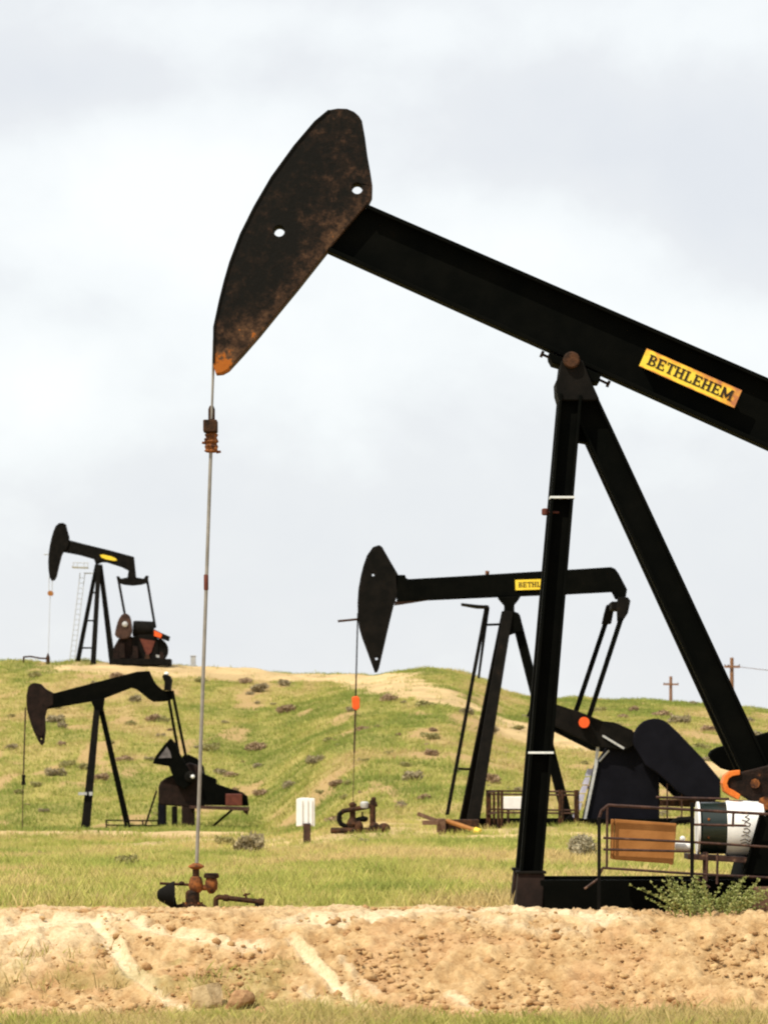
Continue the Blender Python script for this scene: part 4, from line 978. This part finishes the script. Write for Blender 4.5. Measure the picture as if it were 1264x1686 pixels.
    for px0, px1, py0, py1, dy in ((1090, 1180, 1316, 1344, -.9),):
        b.tube(P(px0, py0 + 2, D + dy), P(px1, py0, D + dy), .025, .025, 6)
        for x in (1098, 1122, 1150, 1176): b.tube(P(x, 1290 if x < 1130 else 1318, D + dy), P(x, 1350, D + dy), .02, .02, 6)
    b.build('deck_rail', 'rail', t)
    # skid
    b = MB()
    for s_ in (-.8, .6): b.box(P(786, 0, D).x, P(1190, 0, D).x, D + s_, D + s_ + .2, g - .1, P(0, 1348, D).z)
    b.box(P(880, 0, D).x, P(1190, 0, D).x, D - .6, D + .6, g - .05, P(0, 1352, D).z)
    b.build('skid_base', 'black', t, .01)
    # guard rail fence on the near side, with the white box inside
    t2 = thing('guard_fence', (P(870, 1345, 95.5).x, 95.5, float(gz(P(870, 1345, 95.5).x, 95.5))), 'low rusty pipe guard fence beside the pump jack behind the big post', 'guard fence')
    b = MB(); Y0, Y1 = 95.2, 97.0
    for yy, x0, x1 in ((Y0, 820, 925), (Y1, 803, 952)):
        for py_ in (1302.5, 1308, 1333, 1338): b.tube(P(x0, py_, yy), P(x1, py_ + 1.5, yy), .022, .022, 6)
    for py_ in (1302.5, 1338): b.tube(P(820, py_, Y0), P(803, py_ + 3, Y1), .022, .022, 6)
    b.build('rail', 'rail', t2)
    for yy, xs in ((Y0, (820, 826, 868, 921)), (Y1, (802, 806, 813, 926, 947, 951))):
        for x in xs: b = MB(); p = P(x, 1301, yy); b.tube(p, (p.x, p.y, float(gz(p.x, p.y)) - .1), .035, .035, 6); b.build('post', 'rust_dark', t2)
    t3 = thing('control_box', (P(850, 1340, 96.2).x, 96.2, float(gz(P(850, 1340, 96.2).x, 96.2))), 'white box inside the low guard fence beside the big post', 'control box')
    b = MB(); b.pp([(829, 1312), (873, 1312), (873, 1333), (829, 1333)], 96.2, -.25, .25); b.build('cabinet', 'white', t3, .015)
    b = MB(); z0 = float(gz(t3.location.x, 96.2)) - .1
    for u in (834, 866): b.box(P(u, 0, 96.2).x, P(u + 4, 0, 96.2).x, 96.1, 96.2, z0, P(0, 1332.8, 96.2).z)
    b.build('stand', 'rail', t3)
mid_pump()

def mid_yard():
    # well of the second unit
    D = 91.0; g = float(gz(P(581, 1372, D).x, D)); X = lambda u: P(u, 0, D).x; Z = lambda v: P(0, v, D).z
    t = thing('wellhead', (X(585), D, g), 'small dark wellhead with a bent pipe loop, left of the far pump jack', 'wellhead')
    b = MB(); b.lathe([(.20, g - .05), (.20, Z(1369)), (.10, Z(1368)), (.12, Z(1362)), (.15, Z(1357)), (.10, Z(1350)), (.07, Z(1346)), (.07, Z(1328)), (.09, Z(1327)), (.09, Z(1324)), (.04, Z(1321))], (X(580.5), D, 0)); b.build('casing_head', 'rust_dark', t, smooth=True)
    b = MB(); b.path([Vector((X(563), D - .1, Z(1336))), Vector((X(598), D - .1, Z(1330))), Vector((X(621), D - .1, Z(1324)))], .055); b.build('lead_pipe', 'rust_dark', t, smooth=True)
    b = MB(); b.path([Vector((X(565), D, Z(1336))), Vector((X(559), D, Z(1341))), Vector((X(558), D, Z(1350))), Vector((X(561), D, Z(1357))), Vector((X(568), D, Z(1360.5))), Vector((X(578), D, Z(1360)))], .055); b.build('pipe_loop', 'black_worn', t, smooth=True)
    b = MB(); b.path([Vector((X(584), D, Z(1355))), Vector((X(590), D, Z(1350))), Vector((X(600), D, Z(1348)))], .06); b.ball((X(599), D, Z(1349)), (.10, .1, .07)); b.tube((X(596.5), D, Z(1347)), (X(596.5), D, Z(1337)), .02); b.build('side_valve', 'black_worn', t, smooth=True)
    b = MB(); b.lathe([(.08, Z(1331)), (.10, Z(1329)), (.10, Z(1322)), (.06, Z(1320))], (X(600), D - .1, 0)); b.build('gauge', 'galv', t, smooth=True)
    b = MB(); b.tube((X(613.5), D - .1, g - .1), (X(613.5), D - .1, Z(1318)), .07); b.ball((X(615), D - .1, Z(1316.5)), (.06, .06, .06)); b.build('riser_pipe', 'rust_dark', t)
    b = MB(); b.tube((X(545), D, g + .06), (X(632), D - .3, g + .07), .07); b.ball((X(632), D - .3, g + .11), (.15, .15, .13)); b.ball((X(616), D - .2, g + .14), (.12, .12, .12)); b.ball((X(591), D - .2, g + .14), (.1, .1, .15)); b.build('ground_pipe', 'rust_dark', t, smooth=True)
    # white louvred box on a short post
    D = 88.0; g = float(gz(P(505, 1373, D).x, D))
    t = thing('meter_box', (P(505, 1373, D).x, D, g), 'white upright ribbed box on a short dark post in the field', 'meter box')
    b = MB(); b.pp([(488, 1316), (497, 1313.5), (518, 1315), (518, 1361), (506, 1360), (488, 1361)], D, -.2, .2); bx = b.build('housing', 'white', t, .012)
    b = MB()
    for u in (496, 505, 512): b.pp([(u, 1317), (u + 2.2, 1317), (u + 2.2, 1359), (u, 1359)], D, -.235, -.203)
    b.build('rib', 'white', bx, .008)
    b = MB(); p = P(505.5, 1356, D); b.box(P(499.5, 0, D).x, P(511.5, 0, D).x, D - .28, D - .18, g - .1, p.z); b.build('post', 'brown_iron', t, .01)
    # timbers in front of the ladder
    D = 89.0
    gg = lambda u, d: float(gz(P(u, 0, d).x, d))
    t = thing('timber_pile', (P(735, 1372, D).x, D, gg(735, D)), 'jumble of weathered dark timbers at the foot of the ladder', 'timber')
    b = MB(); b.bar(P(687, 1340, D), P(722, 1353, D), .09, .12); b.bar(P(695, 1355, D - .3), P(722, 1355, D - .3), .10, .14); b.build('log', 'timber', t, .01)
    b = MB(); b.box(P(719, 0, D).x, P(733, 0, D).x, D - .3, D + .3, gg(726, D) - .1, P(0, 1348, D).z); b.build('upright_block', 'timber', t, .015)
    b = MB(); b.box(P(734, 0, D).x, P(788, 0, D).x, D + .02, D + .6, gg(760, D) - .1, P(0, 1350, D).z); b.build('crib_block', 'rust_dark', t, .015)
    b = MB(); b.tube(P(735, 1352, D - .1), P(783, 1368, D - .4), .055, .05, 8); st = b.build('pole', 'rust_brown', t, smooth=True)
    b = MB(); b.tube(P(781, 1367.3, D - .39), P(790, 1370.3, D - .45), .075, .07, 8); b.build('yellow_tip', 'yellow', st, smooth=True)
mid_yard()

# ================================================================== third pump jack (left, 140 m)
def left_pump():
    D = 140.0; g = float(gz(P(200, 1368, D).x, D))
    gx = lambda u, d=D: float(gz(P(u, 0, d).x, d))
    t = thing('pump_jack', (P(190, 1368, D).x, D, g), 'black gooseneck pump jack standing on the green slope at left', 'pump jack', GP)
    out = [(58, 1124.5), (52, 1126), (47, 1131), (44, 1146), (44, 1158), (45, 1170), (51.6, 1193), (57, 1207), (63, 1219.6), (69, 1228), (73, 1223), (75, 1205), (74.5, 1180), (78, 1166), (88, 1160), (88, 1141), (78, 1136), (73, 1132), (68, 1126.5)]
    plate_with_holes('horse_head', out, [(68, 1217, 1.6)], D, -.16, .16, 'dark_brown', t, .02)
    b = MB(); b.pp([(84, 1143), (153, 1125), (226, 1106), (246, 1105), (252.6, 1120), (258, 1128), (266, 1135), (274, 1138), (286, 1137), (288, 1148), (281, 1153), (272.5, 1155), (252.6, 1156), (243, 1150), (233, 1141.5), (224, 1135), (216, 1133), (169.5, 1151), (153, 1155), (76.5, 1168)], D, -.15, .15); b.build('walking_beam', 'black', t, .02)
    b = MB(); b.pp([(268, 1114), (272, 1110.5), (280, 1113), (283, 1120), (281, 1137), (271, 1137), (272, 1124)], D, -.5, .5); eq = b.build('equalizer', 'black_worn', t, .02)
    b = MB(); b.ball(P(275, 1110, D) + Vector((0, -.3, 0)), (.09, .09, .07)); b.build('grease_cap', 'white', eq, smooth=True)
    for dy, a, c in ((.7, (276, 1150), (292, 1240)), (-.7, (286, 1142), (308, 1248))):
        b = MB(); p = P(*a, D); q = P(*c, D); p.y = D + dy; q.y = D + dy; b.bar(p, q, m(4.6, D), .12); b.build('pitman_arm', 'black', t)
    for dy, x0, x1, w0, w1 in ((-.6, 161, 142, 9.5, 14.5), (.6, 160, 139, 8, 9)):
        p = P(x0, 1157, D); q = P(x1, 1364, D); p.y = D + dy * .2; q.y = D + dy; q.z = float(gz(q.x, q.y)) - .1; b = MB(); b.bar(p, q, m(w0, D), .2, m(w1, D), .24); b.build('leg', 'black_worn', t, .01)
    b = MB(); p = P(164, 1158, D); q = P(213, 1372, D); b.bar(p, q, m(8, D), .2, m(9.5, D), .22); b.build('rear_leg', 'black', t, .01)
    b = MB(); b.pp([(150, 1154), (172, 1150), (169, 1172), (158, 1172)], D, -.25, .25); b.build('post_cap', 'black', t, .02)
    b = MB(); c = P(138, 1307, D); b.box(c.x - .14, c.x + .16, D - .72, D - .60, c.z - .05, c.z + .05); c = P(149, 1307, D); b.box(c.x, c.x + .12, D - .70, D - .62, c.z - .06, c.z + .06); b.build('tag', 'galv', t)
    # crank, fan counterweight
    b = MB(); b.pp([(283, 1216), (290, 1224), (297, 1240), (310, 1262), (318, 1290), (306, 1300), (292, 1292), (280, 1262), (253.5, 1257.5), (258, 1246), (264, 1238), (273, 1226)], D, -.85, -.55); cw = b.build('counterweight', 'black', t, .02)
    b = MB(); b.pp([(277, 1230), (282, 1238), (284.5, 1248), (263, 1249)], D, -.88, -.852); b.build('cast_panel', 'grey_dull', cw)
    b = MB(); b.pp([(300, 1244), (309, 1242.5), (323, 1249), (334, 1263), (336, 1276), (326, 1300), (300, 1300), (290, 1270)], D, .55, .85); b.build('counterweight', 'black', t, .02)
    b = MB(); b.pp([(262, 1296), (265, 1288), (274, 1281), (284, 1277), (296, 1282), (300, 1262), (312, 1256), (330, 1262), (336, 1276), (336, 1331), (262, 1325)], D, -.50, .50); b.build('gearbox', 'dark_brown', t, .05)
    b = MB(); c = P(315, 1279, D); b.lathe([(.10, -.95), (.2, -.90), (.2, .9), (.1, .95)], (c.x, D, c.z), (0, 1, 0)); b.build('crankshaft', 'black_worn', t, smooth=True)
    b = MB(); c = P(319.5, 1279, D); b.ball((c.x, D - .98, c.z), (.07, .05, .07)); b.build('shaft_cap', 'white', t, smooth=True)
    b = MB(); b.pp([(334, 1273), (345, 1278), (357, 1283), (358, 1291), (375, 1297), (400, 1305), (408, 1311), (410, 1327), (334, 1326)], D, -.62, -.30); b.build('belt_guard', 'black', t, .02)
    b = MB(); b.pp([(373, 1307), (400, 1307), (400, 1327), (373, 1327)], D, -.95, -.64); b.build('motor', 'maroon', t, .03)
    b = MB(); b.pp([(314, 1326.5), (410, 1329), (410, 1335), (314, 1331)], D, -1.0, .4); b.pp([(398, 1329), (410, 1329), (408, 1342), (402, 1338)], D, -.4, .2); b.build('motor_deck', 'rail', t)
    for a, c, w_ in (((383, 1333), (343, 1369), 4), ((258, 1302), (237, 1373), 3)): b = MB(); p = P(*a, D); q = P(*c, D); q.z = gx(c[0]) - .05; b.bar(p, q, m(w_, D), .1); b.build('strut', 'black_worn', t)
    for u0, u1, v0, mm in ((261, 273, 1322, 'navy'), (284, 291, 1328, 'black_worn'), (300, 320, 1328, 'dark_brown')):
        b = MB(); b.box(P(u0, 0, D).x, P(u1, 0, D).x, D - .48, D + .48, gx(u0) - .1, P(0, v0, D).z); b.build('pedestal_leg', mm, t, .02)
    # wireline
    b = MB()
    for s_ in (-.06, .06): b.tube(P(42, 1165, D) + Vector((0, s_, 0)), P(38.5, 1278, D) + Vector((0, s_, 0)), .02)
    b.build('wireline', 'brown_iron', t)
    b = MB(); b.pp([(36, 1276), (41.5, 1276), (41, 1284), (42, 1293), (35, 1293), (36.5, 1284)], D, -.1, .1); b.build('carrier_bar', 'black_worn', t)
    b = MB(); q = P(36.6, 1366, D); q.z = gx(37) - .1; b.tube(P(38, 1290, D), q, .016); b.build('polished_rod', 'brown_iron', t)
    t2 = thing('guard_fence', (P(205, 1366, 138).x, 138, gx(205, 138)), 'low thin pipe rail in the grass between the legs of the gooseneck pump jack', 'guard fence')
    b = MB()
    for v in (1351, 1359): b.tube(P(175, v, 138), P(262, v + 1, 138), .025, .025, 6)
    b.build('rail', 'black_worn', t2)
    for u in (175, 205, 235, 260): b = MB(); p = P(u, 1350, 138); b.tube(p, (p.x, p.y, gx(u, 138) - .1), .03, .03, 6); b.build('post', 'black_worn', t2)
left_pump()

# ================================================================== fourth pump jack (hill crest, 234 m)
def crest_pump():
    D = 234.0; gx = lambda u, d=D: float(gz(P(u, 0, d).x, d)); g = gx(160)
    t = thing('pump_jack', (P(160, 1088, D).x, D, g), 'small black pump jack on the hill crest with ladder and U-shaped yoke', 'pump jack', GP)
    out = smooth_poly([(94, 862), (108, 861), (110, 871), (115, 888), (111, 905), (103, 909), (97, 932), (92, 955), (83, 957), (79.5, 932.6), (81, 906), (86.5, 880)], 1)
    b = MB(); b.pp(out, D, -.3, .3); b.build('horse_head', 'black_worn', t, .02)
    b = MB(); b.pp([(108, 887), (116, 890), (139, 896), (180, 906), (220.6, 917), (223, 941), (212, 940), (200, 934), (175, 926), (168, 926), (158, 930), (155, 921), (130, 914), (103, 909)], D, -.2, .2); b.build('walking_beam', 'black_worn', t, .02)
    b = MB(); b.pp(smooth_poly([(164, 912), (190, 918), (194, 925), (168, 920)], 1), D, -.26, -.2); b.build('name_plate', 'yellow', t)
    for p, q, w0, w1, dy in (((159, 930), (124.4, 1092), 6, 7.5, .9), ((163, 930), (155, 1092), 7, 8.5, -.9)):
        a = P(*p, D); c = P(*q, D); c.z = gx(q[0]) - .2; a.y += dy * .15; c.y += dy; b = MB(); b.bar(a, c, m(w0, D), .22, m(w1, D), .26); b.build('leg', 'black_worn', t)
    b = MB(); a = P(165, 930, D); c = P(186, 1092, D); c.z = gx(186) - .2; b.bar(a, c, m(7, D), .22, m(10, D), .26); b.build('rear_leg', 'black_worn', t)
    b = MB()
    for v, x0, x1 in ((976, 148, 159), (1022, 139, 157), (1067, 130, 156)): b.tube(P(x0, v, D), P(x1, v, D), .05, .05, 6)
    b.build('cross_brace', 'black_worn', t)
    b = MB(); ladder(b, P(136, 943, D), P(118.5, 1089, D), .28, .1, .022, .30); b.tube(P(138, 944, D), P(153, 944, D), .035); b.build('access_ladder', 'galv', t)
    b = MB(); b.pp([(119, 933), (145, 934), (145, 936), (119, 935)], D, -.5, .5)
    for x in (120, 127, 138, 144): b.tube(P(x, 934, D - .5), P(x + 1, 926, D - .5), .02, .02, 6)
    b.tube(P(121, 926.5, D - .5), P(145, 927, D - .5), .02, .02, 6); b.build('ladder_platform', 'galv', t)
    b = MB(); b.pp([(212, 939), (223, 940), (224, 952), (210, 952)], D, -.2, .2); b.build('tail_bearing', 'black_worn', t)
    b = MB(); b.pp([(192, 949), (196, 949), (199, 953), (210, 951), (225, 951), (237, 953), (240, 948), (244.5, 948), (243, 960), (232, 963), (218, 964.5), (204, 963), (194, 960)], D, -.2, .2); b.build('equalizer', 'black_worn', t, .02)
    for a, c, dy in (((195, 955), (206, 1015), .1), ((242, 954), (255.5, 1034), -.1)): b = MB(); b.bar(P(*a, D), P(*c, D), m(4, D), .14); b.build('pitman_arm', 'black_worn', t)
    b = MB(); b.pp(smooth_poly([(203, 1011), (214, 1012), (218, 1026), (219, 1046), (208, 1054), (190, 1050), (192, 1036), (196, 1022)], 1), D, -.9, -.4); cw = b.build('counterweight', 'brown_iron', t, .04)
    b = MB(); c = P(207.5, 1029, D); b.ball((c.x, D - .92, c.z), (.17, .1, .17)); b.build('crank_pin', 'galv', cw, smooth=True)
    b = MB(); c = P(236, 1036, D); b.lathe([(.2, -.62), (.45, -.60), (.48, -.4), (.48, .5), (.45, .62), (.2, .64)], (c.x, D - .1, c.z), (1, 0, -.05), 20); b.build('gearbox', 'black_worn', t, smooth=True)
    b = MB(); b.pp([(196, 1052), (218, 1048), (222, 1092), (186, 1092), (188, 1066)], D, -.4, .6); b.build('gearbox_pedestal', 'dark_brown', t, .03)
    b = MB(); b.pp([(218, 1050), (226, 1046), (256, 1045), (262, 1056), (262, 1088), (218, 1091)], D, -.5, .5); b.build('gear_housing', 'black_worn', t, .03)
    b = MB(); b.pp(arc_outline(256, 1071, 21, 75, -75, 10), D, -.45, .3); b.build('belt_guard', 'black_worn', t, .03)
    b = MB(); b.box(P(184, 0, D).x, P(282, 0, D).x, D - .8, D + .8, g - .1, P(0, 1085.5, D).z); b.build('skid_base', 'black_worn', t, .02)
    for x0, x1, y0, y1, mm in ((220, 228, 1064, 1085, 'dark_brown'), (240, 247, 1078, 1086, 'rust_dark'), (264, 270, 1074, 1086, 'dark_brown'), (199, 206, 1058, 1084, 'dark_brown')):
        b = MB(); b.pp([(x0, y0), (x1, y0 + 1), (x1 + 1, y1), (x0 - 1, y1)], D, -.72, -.50); b.build('bracket', mm, t, .02)
    b = MB(); b.pp([(231, 1052), (256, 1056), (250, 1074), (243, 1081)], D, -.56, -.5); b.build('guard_panel', 'maroon', t)
    b = MB(); b.pp([(255, 1037), (267, 1043), (281, 1049), (279, 1057), (264, 1052), (254, 1050)], D, -.75, -.5); ca = b.build('crank_arm', 'black_worn', t, .02)
    b = MB(); b.pp([(255, 1038.5), (268, 1045), (266, 1051.5), (255, 1048)], D, -.79, -.752); b.build('painted_end', 'red_orange', ca)
    b = MB(); b.pp([(257, 1079), (271, 1080), (270, 1085), (259, 1083)], D, -.60, -.52); b.build('guard_plate', 'galv', t)
    b = MB(); b.tube(P(82.5, 950, D) + Vector((-.06, 0, 0)), P(82.3, 974, D) + Vector((-.06, 0, 0)), .02); b.tube(P(84.5, 950, D) + Vector((.06, 0, 0)), P(84, 974, D) + Vector((.06, 0, 0)), .02); b.build('wireline', 'galv', t)
    b = MB(); b.pp(smooth_poly([(79, 973), (87, 973), (88, 981), (78.5, 981)], 1), D, -.15, .15); b.build('carrier_bar', 'rust_brown', t)
    b = MB(); q = P(79, 1086, D); q.z = gx(79) - .1; b.tube(P(82.5, 981, D), q, .016); b.build('polished_rod', 'galv', t)
    b = MB(); b.tube(P(72, 913, D), P(82, 913, D), .03); b.build('catch_bar', 'galv', t)
    t = thing('flow_line', (P(60, 1087, D).x, D, gx(60)), 'thin flow line pipe on the hill crest left of the small pump jack', 'pipe')
    b = MB(); b.path([P(39, 1086, D) + Vector((0, 0, -.2)), P(39, 1082, D), P(50, 1081, D), P(66, 1084, D), P(79, 1084.5, D)], .05); b.build('pipe', 'rust_dark', t)
    b = MB(); q = P(79, 1084, D); b.lathe([(.12, -.4), (.12, .05), (.06, .2), (.03, .3)], q); b.build('casing_head', 'rust_dark', t, smooth=True)
    D2 = 237.0; c = P(318, 1090, D2)
    t = thing('marker_post', (c.x, D2, float(gz(c.x, D2))), 'short pale grey post standing on the hill crest by the dirt road', 'post')
    b = MB(); b.box(c.x - .15, c.x + .15, D2 - .15, D2 + .15, float(gz(c.x, D2)) - .2, P(0, 1081, D2).z); b.build('shaft', 'galv', t, .03)
    b = MB(); b.box(c.x - .18, c.x + .18, D2 - .18, D2 + .18, P(0, 1081, D2).z + .002, P(0, 1079.5, D2).z); b.build('cap', 'galv', t, .02)
crest_pump()

# ------------------------------------------------------------------ utility poles beyond the hill
def utility_pole(px, top, arm, aw, D, r, lab):
    c = P(px, top, D); g = float(gz(c.x, D))
    t = thing('utility_pole', (c.x, D, g), lab, 'utility pole', 'utility poles beyond the hill')
    b = MB(); b.tube((c.x, D, g - .3), c, r, r * .72, 10); b.build('pole', 'pole', t, smooth=True)
    z = P(0, arm, D).z; b = MB(); b.bar((c.x - aw, D - r, z), (c.x + aw, D - r - .1, z - .02), .22, .16); b.build('crossarm', 'pole', t)
    for s_ in (-.9, -.45, .9):
        b = MB(); b.lathe([(.03, .06), (.06, .08), (.07, .16), (.03, .24)], (c.x + aw * s_, D - r, z)); b.build('insulator', 'brown_iron', t, smooth=True)
    return c, z
c, z = utility_pole(1204.5, 1083, 1098, .80, 400, .26, 'taller thick wooden utility pole on the hill at right')
utility_pole(1104, 1114, 1127, 1.0, 520, .27, 'smaller distant wooden utility pole left of the slanted rear leg')
c2 = P(1420, 1090, 430); g2 = float(gz(c2.x, 430))
b = MB(); pts = [Vector((c.x + .7, 400, z)).lerp(Vector((c2.x, 430, z + .6)), k / 8) - Vector((0, 0, .5 * math.sin(math.pi * k / 8))) for k in range(9)]; b.path(pts, .03, 5)
tag(b.build('overhead_wire', 'pole'), 'thin overhead wire running right from the taller utility pole', 'wire')
